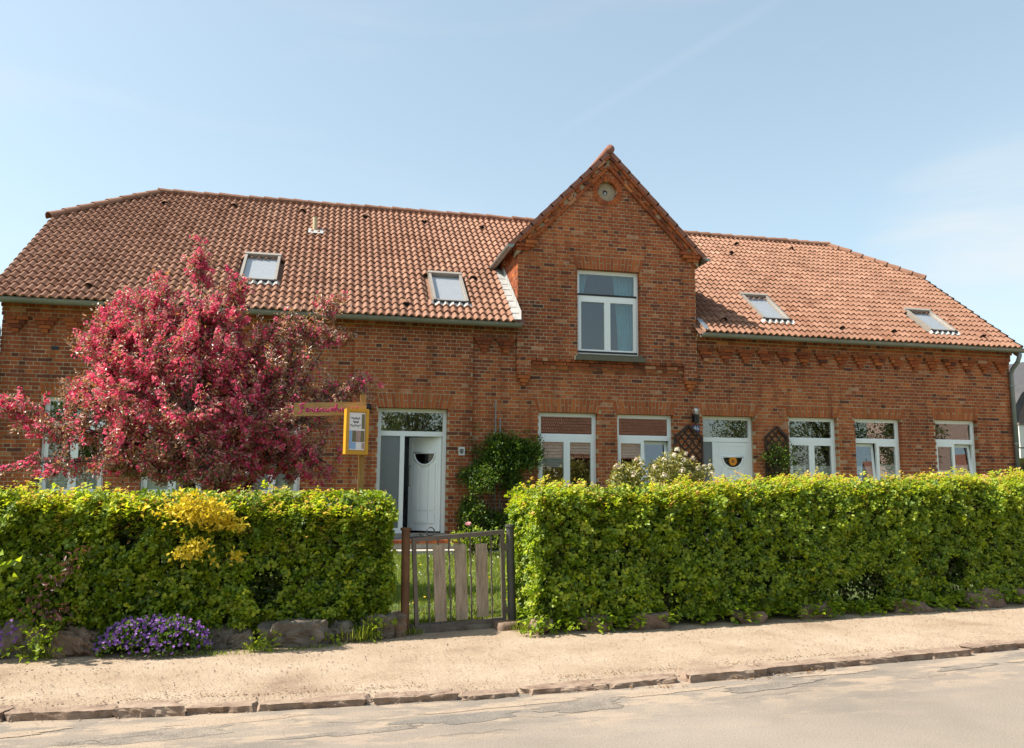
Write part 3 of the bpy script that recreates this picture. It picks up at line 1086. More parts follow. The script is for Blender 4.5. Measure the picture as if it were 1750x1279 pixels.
# upper strip behind the cornice
for (a, b) in ((HX0 + 0.01, DX0), (DX1, HX1 - 0.01)):
    mc.box(a, b, YF - 0.056, YF + 0.33, 4.592, 4.74)
    mc.box(a, b, YF - 0.115, YF + 0.33, 4.741, 4.818)
    mc.box(a, b, YF - 0.165, YF + 0.33, 4.819, 4.895)
# pier core
xs = [PIER[0] + 0.008, PIER[1] - 0.008, DOOR_A[0] - EX, DOOR_A[1] + EX]
core(mc, xs, [0.0, DOOR_A[2] - EX, DOOR_A[3] + EX, 4.73], lambda x, z: not in_open(x, z, ops_m), YP + 0.004, YF + 0.003)
# bay core
xs = [DX0 + 0.008, DX1 - 0.008, DORM_W[0] - EX, DORM_W[1] + EX, CIRC[0] - 0.22, CIRC[0] + 0.22]
for t in np.arange(0, 2.06, 0.1):
    xs += [GX - t, GX + t]
zs = [4.205, DORM_W[2] - EX, DORM_W[3] + EX, CIRC[1] - 0.22, CIRC[1] + 0.22] + [6.7 + 0.1 * i for i in range(22)]
def in_bay(x, z):
    if not (DX0 < x < DX1): return False
    if in_open(x, z, [(DORM_W[0], DORM_W[1], DORM_W[2], DORM_W[3])]): return False
    if abs(x - CIRC[0]) < 0.22 and abs(z - CIRC[1]) < 0.22: return False
    return z < GZ - 0.08 - GS * abs(x - GX)
core(mc, xs, zs, in_bay, YD + 0.004, YF + 0.3)
for (a, b) in ((DX0 + 0.008, 4.112), (7.608, DX1 - 0.008)):
    mc.box(a, b, YD + 0.004, YF + 0.002, 3.83, 4.2)
mc.box(4.12, 7.6, YF - 0.02, YF + 0.004, 52 * CO, 4.204)
# raking bed
for sgn in (-1, 1):
    p = [(GX + sgn * 2.1, GZ - 2.1 * GS - 0.03), (GX, GZ - 0.03), (GX, GZ - 0.33), (GX + sgn * 2.1, GZ - 2.1 * GS - 0.33)]
    if sgn > 0: p = p[::-1]
    c = [(q[0], YD - 0.035, q[1]) for q in p] + [(q[0], YD + 0.2, q[1]) for q in p]
    mc.add(c, [(3, 2, 1, 0), (4, 5, 6, 7), (0, 1, 5, 4), (1, 2, 6, 5), (2, 3, 7, 6), (3, 0, 4, 7)])
# flanks (follow the roof)
for (xa, xb) in ((DX0 + 0.005, DX0 + 0.2), (DX1 - 0.2, DX1 - 0.005)):
    yb = YE + (6.7 - ZE) / TP
    prof = [(YD + 0.02, 4.5), (YD + 0.02, 6.74), (yb + 0.4, 6.74), (YF + 0.1, 4.5)]
    m_ = [(xa, y, z) for y, z in prof] + [(xb, y, z) for y, z in prof]
    mc.add(m_, [(0, 1, 2, 3), (7, 6, 5, 4), (0, 4, 5, 1), (1, 5, 6, 2), (2, 6, 7, 3), (3, 7, 4, 0)])
wall = mc.build('wall', 'mortar', house)

# gable ends and rear wall
me_ = MB()
YB = 25.9
for xx in (HX0, HX1):
    s = 1 if xx == HX0 else -1
    prof = [(YF + 0.33, 0.0), (YB, 0.0), (YB, 4.7), (22.7, 7.2), (19.3, 7.2), (YF + 0.33, 4.95)]
    a = [(xx + s * 0.001, y, z) for y, z in prof]
    b = [(xx + s * 0.3, y, z) for y, z in prof]
    n = len(prof)
    me_.add(a + b, [tuple(range(n)), tuple(range(2 * n - 1, n - 1, -1))] + [(i, i + n, (i + 1) % n + n, (i + 1) % n) for i in range(n)])
me_.box(HX0 + 0.3, HX1 - 0.3, YB - 0.3, YB, 0, 4.7)
me_.build('end_wall', 'red_brick_far', house)
mi = MB()
mi.box(HX0 + 0.3, HX1 - 0.3, YF + 0.34, YB - 0.3, 4.40, 4.46)
mi.box(HX0 + 0.3, HX1 - 0.3, YF + 0.34, YB - 0.3, 0.38, 0.5)
mi.box(HX0 + 0.3, 0.5, YF + 3.4, YF + 3.45, 0.5, 4.4)
mi.box(2.9, HX1 - 0.3, YF + 3.4, YF + 3.45, 0.5, 4.4)
for xx in (-3.7, 0.5, 2.75, 5.8, 7.7, 9.6, 13.5):
    mi.box(xx, xx + 0.1, YF + 0.34, YF + 3.4, 0.5, 4.4)
mi.box(DX0 + 0.3, DX1 - 0.3, YF + 2.4, YF + 2.45, 4.46, 6.9)
mi.build('inner_wall', 'interior', house)
mh = MB()
mh.box(0.6, 2.75, YF + 2.2, YF + 2.25, 0.5, 4.4)
mh.build('hall_wall', 'hall_paint', house)

# bricks: the 300 that show largest are parts, the rest is one mass
CAMV = np.array([0, 0, CAM_H])
ci = [(i, np.linalg.norm(np.array(b[2]) - CAMV) - 6 * b[3]) for i, b in enumerate(BR)
      if 0.45 < b[2][0] < 4.3 and b[2][2] > 1.75 and b[2][1] < 16.61]
ci.sort(key=lambda q: q[1])
near = set(i for i, _ in ci[:300])
mass = MB()
for i, b in enumerate(BR):
    if i in near:
        m = MB()
        m.hexa(b[0], b[1])
        m.build('brick', 'brick', wall, origin=b[2])
    else:
        mass.hexa(b[0], b[1])
mass.build('brickwork', 'brick', wall)['kind'] = 'stuff'

# air brick low in the frieze of the left wing
m = MB()
m.box(-5.13, -5.0, YF - 0.002, YF + 0.03, 3.98, 4.05)
m.build('air_vent', 'frame_shadow', wall)

# ------------------------------------------------------------------ roof
LS = math.hypot(1, TP)
def rp(x, s, h):
    """point on the front roof slope: s metres up the slope, h above it"""
    y = YE + s / LS
    z = ZE + s * TP / LS
    return (x, y - h * TP / LS, z + h / LS)


RX0, RX1 = -6.17, 16.16
HIPZ, HIPY = 7.29, YE + (7.29 - ZE) / TP
RIDL, RIDR = -4.3, 14.32
SMAX = (YR - YE) * LS
SHIP = (HIPY - YE) * LS
SKYL = [(-1.9, -1.16, 17.08, 18.05), (2.04, 2.78, 16.68, 17.74), (9.63, 10.32, 16.70, 17.66), (14.0, 14.72, 16.60, 17.42)]

mr = MB()
def rq(pts, h=-0.02):
    mr.add([rp(x, (y - YE) * LS, h) for x, y in pts], [tuple(range(len(pts)))])
yv = YE + (6.72 - ZE) / TP
rq([(RX0, YE), (DX0 + 0.1, YE), (DX0 + 0.1, YR), (RIDL, YR), (RX0, HIPY)])
rq([(DX1 - 0.1, YE), (RX1, YE), (RX1, HIPY), (RIDR, YR), (DX1 - 0.1, YR)])
rq([(DX0 + 0.1, yv), (GX, YR), (DX0 + 0.1, YR)])
rq([(DX1 - 0.1, yv), (DX1 - 0.1, YR), (GX, YR)])
yb2 = 2 * YR - YE
zrr = zroof(YR) - 0.03
mr.add([(RX0, yb2, ZE), (RX1, yb2, ZE), (RX1, 2 * YR - HIPY, HIPZ), (RIDR, YR, zrr), (RIDL, YR, zrr), (RX0, 2 * YR - HIPY, HIPZ)], [(5, 4, 3, 2, 1, 0)])
mr.add([(RX0, HIPY, HIPZ), (RIDL, YR, zrr), (RX0, 2 * YR - HIPY, HIPZ)], [(0, 1, 2)])
mr.add([(RX1, HIPY, HIPZ), (RX1, 2 * YR - HIPY, HIPZ), (RIDR, YR, zrr)], [(0, 1, 2)])
# verge boards
for xx in (RX0, RX1 - 0.03):
    a = [rp(xx, 0, -0.01), rp(xx, SHIP, -0.01), rp(xx, SHIP, -0.2), rp(xx, 0, -0.2)]
    b = [(p[0] + 0.03, p[1], p[2]) for p in a]
    mr.add(a + b, [(0, 1, 2, 3), (7, 6, 5, 4), (0, 4, 5, 1), (1, 5, 6, 2), (2, 6, 7, 3), (3, 7, 4, 0)])
roof = mr.build('roof', 'roof_tile', house)

TW, TE = 0.30, 0.262
NSEG = 12
prof_u = [TW * i / NSEG for i in range(NSEG + 1)]
def wave(u):
    t = (u / (TW / 2)) % 1.0
    return 0.056 * (0.5 - 0.5 * math.cos(2 * math.pi * (t ** 0.75))) ** 0.9
prof_h = [wave(u) for u in prof_u[:-1]] + [wave(0)]


def tile(x0, s0, rpf, clampx=None, length=0.31):
    jz = random.uniform(-0.003, 0.005)
    sl = random.uniform(-0.011, 0.011)
    vs = []
    for (s, lift, drop) in ((s0 + sl, 0.046, 0.0), (s0 + length, 0.008, 0.0), (s0 + sl + 0.006, 0.046, -0.042)):
        for u, h in zip(prof_u, prof_h):
            x = x0 + u
            if clampx:
                x = clampx(x, s)
            vs.append(rpf(x, s, lift + h + jz + drop))
    n = NSEG + 1
    fs = []
    for i in range(NSEG):
        fs.append((i, i + 1, n + i + 1, n + i))
        fs.append((2 * n + i, 2 * n + i + 1, i + 1, i))
    fs.append((0, n, 2 * n))
    return vs, fs


def hipclamp(x, s):
    if s > SHIP:
        t = min(1, (s - SHIP) / (SMAX - SHIP))
        return min(max(x, lerp(RX0, RIDL, t)), lerp(RX1, RIDR, t))
    return min(max(x, RX0), RX1)


TL = []
nrow = int(SMAX / TE) + 1
ncol = int((RX1 - RX0) / TW) + 1
tone_r = snoise(31, 0.7)
for r_ in range(nrow):
    s0 = r_ * TE - 0.02
    if s0 > SMAX - 0.12:
        continue
    for c_i in range(ncol):
        x0 = RX0 + c_i * TW
        xm, sm = x0 + TW / 2, s0 + TE / 2
        y = YE + sm / LS
        if hipclamp(xm, sm) != xm and abs(hipclamp(xm, sm) - xm) > TW * 0.7:
            continue
        zl = zroof(y)
        # inside the gable bay?
        half = 2.12 - max(0, zl - 6.72) / GS
        if abs(xm - GX) < half - 0.12:
            continue
        if any(a + 0.02 < xm < b - 0.02 and c + 0.05 < y < d - 0.05 for a, b, c, d in SKYL):
            continue
        def cl(x, s, xm=xm):
            x = hipclamp(x, s)
            yy = YE + s / LS
            if zroof(yy) < 6.72:
                if xm < GX: x = min(x, DX0 - 0.01)
                else: x = max(x, DX1 + 0.01)
            return x
        vs, fs = tile(x0, s0, rp, cl, min(0.31, SMAX - s0 + 0.02))
        tone = 0.5 + 0.12 * float(tone_r(np.array([[xm, y, 0]]))[0]) + random.gauss(0, 0.14)
        ctr = rp(xm, sm, 0.03)
        vis = not (-4.2 < xm < -0.6 and zl < 5.6)
        TL.append((vs, fs, min(1, max(0, tone)), ctr, np.linalg.norm(np.array(ctr) - CAMV) + (0 if vis else 50)))
order = sorted(range(len(TL)), key=lambda i: TL[i][4])
nearT = set(order[:300])
mass = MB()
for i, (vs, fs, tone, ctr, d) in enumerate(TL):
    if i in nearT:
        m = MB(); m.add(vs, fs, tone)
        m.build('roof_tile', 'roof_tile', roof, smooth=False, origin=ctr)
    else:
        mass.add(vs, fs, tone)
o = mass.build('roof_tiling', 'roof_tile', roof)
o['kind'] = 'stuff'


# ridge and hip tiles
def ridge_tiles(p0, p1, n, r=0.125):
    p0, p1 = Vector(p0), Vector(p1)
    d = (p1 - p0) / n
    dirv = d.normalized()
    side = dirv.cross(Vector((0, 0, 1))).normalized()
    upv = side.cross(dirv)
    for i in range(n):
        a = p0 + d * i - dirv * 0.01
        b = p0 + d * (i + 1) + dirv * 0.05
        m = MB()
        K = 8
        vs = []
        lift = random.uniform(-0.008, 0.012)
        for (p, rr) in ((a, r + 0.022), (b, r - 0.012), (a, r - 0.002)):
            for k in range(K + 1):
                th = math.pi * (-0.06 + 1.12 * k / K)
                vs.append(tuple(p + side * rr * math.cos(th) + upv * (rr * math.sin(th) * 0.8 + lift)))
        q = K + 1
        fs = [(k, k + 1, q + k + 1, q + k) for k in range(K)] + [(2 * q + k, 2 * q + k + 1, k + 1, k) for k in range(K)]
        m.add(vs, fs, random.uniform(0.15, 0.6))
        m.build('ridge_tile', 'roof_tile', roof, origin=tuple((a + b) / 2))


zz = ZR + 0.03
ridge_tiles((RIDL - 0.05, YR, zz), (DX1 + 0.5 - 3.0, YR, zz), 27)
ridge_tiles((RIDR + 0.05, YR, zz), (6.6, YR, zz), 22)
ridge_tiles((RX0 - 0.05, HIPY, HIPZ + 0.05), (RIDL, YR, zz), 8)
ridge_tiles((RX1 + 0.05, HIPY, HIPZ + 0.05), (RIDR, YR, zz), 8)
boxm = MB()
boxm.box(RIDL, RIDR, YR - 0.11, YR + 0.11, ZR - 0.18, ZR + 0.03)
boxm.build('ridge_mortar', 'verge_red', roof)

# hooded vent tiles
VENTS = [(-4.05, 5.30), (-2.5, 5.50), (-0.85, 5.5), (0.7, 5.45), (2.2, 5.4), (3.7, 5.3), (9.5, 5.55), (11.1, 5.55), (12.8, 5.5), (-4.55, 0.5), (1.45, 0.45), (3.05, 2.0),
         (11.55, 0.45), (12.9, 0.42), (15.35, 0.4), (10.6, 4.8), (8.6, 0.55)]
for (vx, vs_) in VENTS:
    m = MB()
    vs = []
    K = 8
    for (s, r, hgt) in ((0.0, 0.09, 0.11), (0.10, 0.085, 0.105), (0.24, 0.06, 0.05)):
        for k in range(K + 1):
            th = math.pi * k / K
            vs.append(rp(vx + r * math.cos(th), vs_ + s, 0.035 + hgt * math.sin(th)))
    q = K + 1
    fs = [(j * q + k + 1, j * q + k, (j + 1) * q + k, (j + 1) * q + k + 1) for j in range(2) for k in range(K)]
    m.add(vs, fs, random.uniform(0.2, 0.6))
    m.build('vent_tile', 'roof_tile', roof, origin=rp(vx, vs_, 0.03))
    m = MB()
    m.add([rp(vx + 0.075 * math.cos(math.pi * k / K), vs_ + 0.03, 0.03 + 0.07 * math.sin(math.pi * k / K)) for k in range(K + 1)], [tuple(range(K + 1))])
    m.build('vent_opening', 'frame_shadow', roof)  # flat dark sheet painted in place of the shade under the hood

# soil pipe
m = MB()
px, py = -0.5, 19.52
zb = zroof(py)
m.tube([(px, py, zb - 0.1), (px, py, zb + 0.40)], 0.058, 14)
vp = m.build('vent_pipe', 'cream_render', house, smooth=False)
m = MB(); m.tube([(px, py, zb + 0.40), (px, py, zb + 0.47)], 0.07, 14); m.build('pipe_cap', 'verge_red', vp)
m = MB()
mm_ = [rp(px - 0.15, (py - YE) * LS - 0.22, 0.085), rp(px + 0.2, (py - YE) * LS - 0.22, 0.085), rp(px + 0.2, (py - YE) * LS + 0.1, 0.07), rp(px - 0.15, (py - YE) * LS + 0.1, 0.07)]
m.add(mm_, [(0, 1, 2, 3)])
m.build('pipe_flashing', 'lead', vp)

# skylights
for (a, b, c, d) in SKYL:
    s0, s1 = (c - YE) * LS, (d - YE) * LS
    fw = 0.055
    def slab(m, xa, xb, sa, sb, h0, h1):
        cs = [rp(xa, sa, h0), rp(xb, sa, h0), rp(xb, sa, h1), rp(xa, sa, h1), rp(xa, sb, h0), rp(xb, sb, h0), rp(xb, sb, h1), rp(xa, sb, h1)]
        m.hexa(cs)
    m = MB()
    slab(m, a, a + fw, s0, s1, -0.05, 0.135)
    slab(m, b - fw, b, s0, s1, -0.05, 0.135)
    slab(m, a - 0.012, b + 0.012, s1 - 0.001, s1 + 0.09, -0.05, 0.15)
    slab(m, a + fw, b - fw, s0 + 0.001, s0 + 0.06, -0.05, 0.115)
    sk = m.build('skylight', 'skylight_frame', house)
    m = MB(); slab(m, a - 0.005, b + 0.005, s0 - 0.05, s0 - 0.001, 0.02, 0.125); m.build('lower_rail', 'dark_metal', sk)
    m = MB(); slab(m, a + fw, b - fw, s0 + 0.06, s1, 0.085, 0.093); m.build('pane', 'skylight_glass', sk)
    m = MB(); slab(m, a + fw, b - fw, s0 + 0.06, s1, 0.03, 0.036); m.build('blind', 'skylight_blind', sk)
    m = MB()
    K = 20
    vs = []
    for s, hh in ((s0 - 0.045, 0.07), (s0 - 0.13, 0.045)):
        for k in range(K + 1):
            xx = lerp(a - 0.06, b + 0.06, k / K)
            vs.append(rp(xx, s, hh + wave((xx - RX0) % TW)))
    m.add(vs, [(K + 1 + k, K + 2 + k, k + 1, k) for k in range(K)])
    m.build('apron_flashing', 'lead', sk)

# stepped lead flashing beside the bay
for i in range(9):
    s0 = 0.02 + i * 0.29
    m = MB()
    w0 = 0.16
    vs = [rp(DX0 - w0, s0 - 0.02, 0.092 + 0.004 * (i % 2)), rp(DX0 - 0.002, s0 - 0.02, 0.10), rp(DX0 - 0.002, s0 + 0.29, 0.088), rp(DX0 - w0, s0 + 0.29, 0.08)]
    vs += [(p[0], p[1] + 0.008, p[2] - 0.012) for p in vs]
    up0 = Vector(rp(DX0 - 0.011, s0 - 0.02, 0.10)); up1 = Vector(rp(DX0 - 0.011, s0 + 0.285, 0.10))
    m.hexa(vs)
    m.add([tuple(up0), tuple(up1), tuple(up1 + Vector((0, 0, 0.17))), tuple(up0 + Vector((0, 0, 0.17)))], [(0, 1, 2, 3)])
    m.build('flashing', 'lead', house)
m = MB()
vs = [rp(DX1 + 0.002, 0.0, 0.10), rp(DX1 + 0.13, 0.0, 0.09), rp(DX1 + 0.13, 0.5, 0.09), rp(DX1 + 0.002, 0.5, 0.10)]
m.add(vs, [(0, 1, 2, 3)])
m.build('flashing', 'zinc_pipe', house)

# bay roof: two slabs, verge tiles, ridge cap, side gutters
OV = 0.085
md = MB()
for sgn in (-1, 1):
    xe = GX + sgn * 2.23
    ze = GZ + 0.04 - GS * 2.23
    ye = YE + (ze - ZE) / TP
    top = (GX, GZ + 0.04)
    P = [(xe, YD - OV, ze), (top[0], YD - OV, top[1]), (top[0], YR + 0.15, top[1]), (xe, ye + 0.35, ze)]
    Q = [(p[0], p[1], p[2] - 0.06) for p in P]
    if sgn > 0:
        P, Q = P[::-1], Q[::-1]
    md.add(P + Q, [(0, 1, 2, 3), (7, 6, 5, 4), (0, 4, 5, 1), (1, 5, 6, 2), (2, 6, 7, 3), (3, 7, 4, 0)])
broof = md.build('bay_roof', 'verge_red', house)
for sgn in (-1, 1):
    e = Vector((-sgn, 0, GS)).normalized()
    nn = Vector((sgn * GS, 0, 1)).normalized()
    foot = Vector((GX + sgn * 2.23, 0, GZ + 0.04 - GS * 2.23))
    L = 2.23 * math.hypot(1, GS)
    n = 10
    for i in range(n):
        a, b = i * L / n - 0.02, (i + 1) * L / n + 0.01
        m = MB()
        c = []
        for yy in (YD - OV - 0.035, YD - OV + 0.25):
            for (u, w) in ((a, -0.052), (b, -0.068), (b, 0.026), (a, 0.042)):
                p = foot + e * u + nn * w
                c.append((p.x, yy, p.z))
        if sgn > 0:
            c = [c[1], c[0], c[3], c[2], c[5], c[4], c[7], c[6]]
        m.hexa(c, random.uniform(0.1, 0.5))
        m.build('verge_tile', 'verge_red', broof)
m = MB()
for k in range(1):
    pts = []
    m.tube([(GX, YD - OV - 0.06, GZ + 0.075), (GX, YR + 0.1, GZ + 0.075)], 0.10, 14)
m.build('ridge_cap', 'verge_red', broof, smooth=True)


def halfpipe(m, pts, r, n=10, thick=0.006, up=Vector((0, 0, 1))):
    """open half-round gutter along pts"""
    pts = [Vector(p) for p in pts]
    b0 = len(m.v)
    d = (pts[-1] - pts[0]).normalized()
    side = d.cross(up).normalized()
    for p in pts:
        for rr in (r, r - thick):
            for k in range(n + 1):
                th = math.pi * k / n
                m.v.append(tuple(p + side * rr * math.cos(th) - up * rr * math.sin(th)))
    st = 2 * (n + 1)
    for i in range(len(pts) - 1):
        for k in range(n):
            for q in (0, n + 1):
                m.f.append([b0 + i * st + q + k, b0 + i * st + q + k + 1, b0 + (i + 1) * st + q + k + 1, b0 + (i + 1) * st + q + k]); m.t.append(0.5)
    for e in (0, len(pts) - 1):
        m.f.append([b0 + e * st + k for k in range(n + 1)]); m.t.append(0.5)


def gutter(name, p0, p1, r, nj):
    m = MB()
    halfpipe(m, [p0, p1], r)
    p0, p1 = Vector(p0), Vector(p1)
    side = (p1 - p0).normalized().cross(Vector((0, 0, 1)))
    m.tube([p0 + side * r, p1 + side * r], 0.012, 6)
    g = m.build(name, 'zinc', house, smooth=False)
    for i in range(nj):
        c = p0.lerp(p1, (i + 0.4) / nj)
        d = (p1 - p0).normalized() * 0.018
        m = MB(); halfpipe(m, [c - d, c + d], r + 0.005)
        m.build('bracket', 'zinc', g)
    return g


GY, GR = YE + 0.07, 0.085
gutter('gutter', (-6.35, GY, ZE + 0.005), (DX0 + 0.02, GY, ZE + 0.005), GR, 11)
gutter('gutter', (DX1 - 0.02, GY, ZE + 0.005), (16.30, GY, ZE + 0.005), GR, 9)
xg = GX - 2.23 - 0.03
gutter('bay_gutter', (xg, YD - 0.22, GZ - 2.23 * GS - 0.01), (xg, YD + 1.98, GZ - 2.23 * GS - 0.01), 0.075, 3)
xg = GX + 2.23 + 0.03
gutter('bay_gutter', (xg, YD + 1.9, GZ - 2.23 * GS - 0.01), (xg, YD - 0.2, GZ - 2.23 * GS - 0.01), 0.065, 3)
m = MB()
m.box(HX0 - 0.15, DX0 - 0.01, YE + 0.16, YF, 4.898, 4.99)
m.box(DX1 + 0.01, HX1 + 0.1, YE + 0.16, YF, 4.898, 4.99)
m.build('eaves_board', 'soffit_wood', house)
for (x, dx) in ((16.20, 0.0), (-6.03, 0.0)):
    m = MB()
    yw = YF - 0.07
    m.tube([(x - 0.02, GY, 4.80), (x - 0.02, GY, 4.70), (x - 0.01, GY + 0.08, 4.56), (x - 0.01, yw - 0.06, 4.40), (x, yw, 4.28), (x, yw, 1.9)], 0.05, 14)
    dp = m.build('downpipe', 'zinc_pipe', house, smooth=True)
    m = MB(); m.tube([(x, yw, 1.93), (x, yw, 0.15)], 0.058, 14); m.build('standpipe', 'zinc', dp, smooth=True)
    for z in (4.0, 2.6, 1.9):
        m = MB(); m.tube([(x, yw, z - 0.02), (x, yw, z + 0.02)], 0.062, 14); m.build('pipe_clip', 'zinc', dp)
m = MB()
m.tube([(GX - 2.2, YD + 1.9, 6.5), (GX - 2.17, YD + 1.95, 6.3)], 0.03, 8)
m.build('bay_outlet', 'dark_metal', house)


# ------------------------------------------------------------------ windows
def rail(m, x0, x1, z0, z1, w, y0, y1, M=None, wb=None):
    wb = wb or w
    m.box(x0, x0 + w, y0, y1, z0, z1, M=M)
    m.box(x1 - w, x1, y0, y1, z0, z1, M=M)
    m.box(x0 + w, x1 - w, y0 + 0.001, y1, z1 - w, z1, M=M)
    m.box(x0 + w, x1 - w, y0 + 0.001, y1, z0, z0 + wb, M=M)


def tiltM(x, y, z, ang):
    return Matrix.Translation((x, y, z)) @ Matrix.Rotation(-ang, 4, 'X') @ Matrix.Translation((-x, -y, -z))


def window(w, yface, ztr, blinds=(None, None), tilts=(0, 0), dark_bars=False, pane='glass', sill='zinc'):
    x0, x1, z0, z1 = w
    y = yface + 0.115
    m = MB()
    fw = 0.06
    rail(m, x0, x1, z0, z1, fw, y, y + 0.07)
    m.box(x0 + fw, x1 - fw, y - 0.006, y + 0.07, ztr - 0.055, ztr + 0.03)
    xm = (x0 + x1) / 2
    W_ = m.build('window', 'pvc_white', house)
    # transom light
    m = MB(); rail(m, x0 + fw, x1 - fw, ztr + 0.031, z1 - fw + 0.001, 0.022, y + 0.012, y + 0.05); t_ = m.build('transom_sash', 'pvc_white', W_)
    m = MB(); m.box(x0 + fw + 0.02, x1 - fw - 0.02, y + 0.03, y + 0.036, ztr + 0.05, z1 - fw - 0.02); m.build('pane', pane, W_)
    for i, (a, b) in enumerate(((x0 + fw - 0.012, xm - 0.001), (xm + 0.001, x1 - fw + 0.012))):
        za, zb = z0 + fw - 0.012, ztr - 0.056
        M = tiltM(a, y + 0.02, za, tilts[i]) if tilts[i] else None
        m = MB(); rail(m, a, b, za, zb, 0.068, y - 0.012 if not tilts[i] else y + 0.02, y + 0.05, M=M)
        m.build('sash', 'pvc_white', W_)
        m = MB(); m.box(a + 0.06, b - 0.06, y + 0.022, y + 0.028, za + 0.06, zb - 0.06, M=M); m.build('pane', pane, W_)
        if blinds[i]:
            f0, f1 = blinds[i]
            q0, q1 = lerp(za, zb, f0) + 0.06, lerp(za, zb, f1) - 0.06
            m = MB()
            n = max(4, int((q1 - q0) / 0.028))
            vs = []
            for k in range(n + 1):
                zz_ = lerp(q0, q1, k / n)
                yy = y + 0.058 + (0.008 if k % 2 else 0.0)
                vs += [(a + 0.05, yy, zz_), (b - 0.05, yy, zz_)]
            if M is not None:
                vs = [tuple(M @ Vector(v)) for v in vs]
            m.add(vs, [(2 * k, 2 * k + 1, 2 * k + 3, 2 * k + 2) for k in range(n)])
            m.build('blind', 'blind_cloth', W_)
    if dark_bars:
        for zb_ in (ztr + 0.036, z0 + 0.062):
            boxpart('shadow_strip', 'frame_shadow', W_, x0 + 0.035, x1 - 0.035, y - 0.016, y + 0.01, zb_ - 0.02, zb_ + 0.02)  # near-black strips painting shadow lines across the frame
    boxpart('sill', sill, W_, x0 - 0.03, x1 + 0.03, yface - 0.05, y + 0.03, z0 - 0.05, z0 - 0.008)
    return W_


window(WINS[0], YF, 2.60, ((0, 0.4), (0, 0.4)))
window(WINS[1], YF, 2.58, ((0, 0.42), (0, 0.42)))
window(WINS[2], YF, 2.57, ((0, 0.42), (0, 0.42)))
window(WINS[3], YF, 2.56, ((0.42, 1.0), (0.68, 1.0)))
window(WINS[4], YF, 2.56, ((0.62, 1.0), None), (0, R(6)))
window(WINS[5], YF, 2.59, ((0, 0.58), (0, 0.58)))
window(WINS[6], YF, 2.60, ((0, 0.58), (0, 0.62)), (R(5), 0))
window(WINS[7], YF, 2.62, ((0, 0.5), (0, 0.62)), (0, R(5)))
window(DORM_W, YD, 5.62, dark_bars=True, pane='glass_upper', sill='mossy_concrete')
boxpart('window_ledge', 'mossy_concrete', house, 5.07, 6.68, YD - 0.075, YD + 0.02, 4.185, 4.275)

# gable roundel
m = MB(); m.lathe([(0.0, 0.0), (0.24, 0.0)], (CIRC[0], YD + 0.10, CIRC[1]), 32, 'y')
m.build('gable_roundel', 'tan_render', house)
m = MB(); m.lathe([(0.0, 0), (0.055, 0)], (CIRC[0] - 0.02, YD + 0.094, CIRC[1] + 0.0), 20, 'y')
o = m.build('roundel_niche', 'frame_shadow', house)  # flat dark disc painting the shade inside a hollow
m = MB(); m.lathe([(0.0, 0), (0.035, 0)], (CIRC[0] - 0.02, YD + 0.089, CIRC[1] - 0.02), 16, 'y'); m.build('roundel_figure', 'lead', house)


# ------------------------------------------------------------------ doors
def halfmoon(m, cx, cz, r, y, n=20, M=None):
    pts = [(cx + r * math.cos(math.pi + math.pi * k / n), y, cz + r * math.sin(math.pi + math.pi * k / n)) for k in range(n + 1)]
    if M is not None: pts = [tuple(M @ Vector(p)) for p in pts]
    m.add(pts, [tuple(range(n + 1))])


def leaf(D_, x0, x1, z0, z1, y, M=None):
    m = MB(); m.box(x0, x1, y, y + 0.06, z0, z1, M=M)
    lf = m.build('door_leaf', 'pvc_white', D_)
    cx = (x0 + x1) / 2
    cz = z1 - 0.32
    r = 0.235
    m = MB(); halfmoon(m, cx, cz, r, y - 0.006, M=M); m.build('half_moon_pane', 'dark_glass', D_)
    m = MB(); halfmoon(m, cx, cz, r, y - 0.0025, M=M); m.build('pane_backing', 'dark_interior', D_)
    ring = [(cx + (r + 0.02) * math.cos(math.pi + math.pi * k / 20), y - 0.008, cz + (r + 0.02) * math.sin(math.pi + math.pi * k / 20)) for k in range(21)]
    ring = ring + [ring[0]]
    if M is not None: ring = [tuple(M @ Vector(p)) for p in ring]
    m = MB(); m.tube(ring, 0.024, 8); m.build('moulding', 'pvc_white', D_, smooth=True)
    m = MB()
    w = x1 - x0
    def b_(ax, bx, az, bz, d=0.022):
        m.box(ax, bx, y - d, y, az, bz, M=M)
    g = 0.012
    # raised fields
    for (ax, bx) in ((x0 + 0.12, cx - 0.14), (cx - 0.10, cx + 0.10), (cx + 0.14, x1 - 0.12)):
        b_(ax, bx, z0 + 0.42, cz - r - 0.12 if abs((ax + bx) / 2 - cx) < 0.05 else cz - r + 0.02)
        b_(ax, bx, z0 + 0.16, z0 + 0.38)
    m.box(x0 + 0.06, x0 + 0.085, y - 0.008, y, z0 + 0.08, z1 - 0.06, M=M)
    m.box(x1 - 0.085, x1 - 0.06, y - 0.008, y, z0 + 0.08, z1 - 0.06, M=M)
    m.box(x0 + 0.085, x1 - 0.085, y - 0.008, y, z1 - 0.085, z1 - 0.06, M=M)
    m.build('door_panel', 'pvc_white', D_)
    return lf


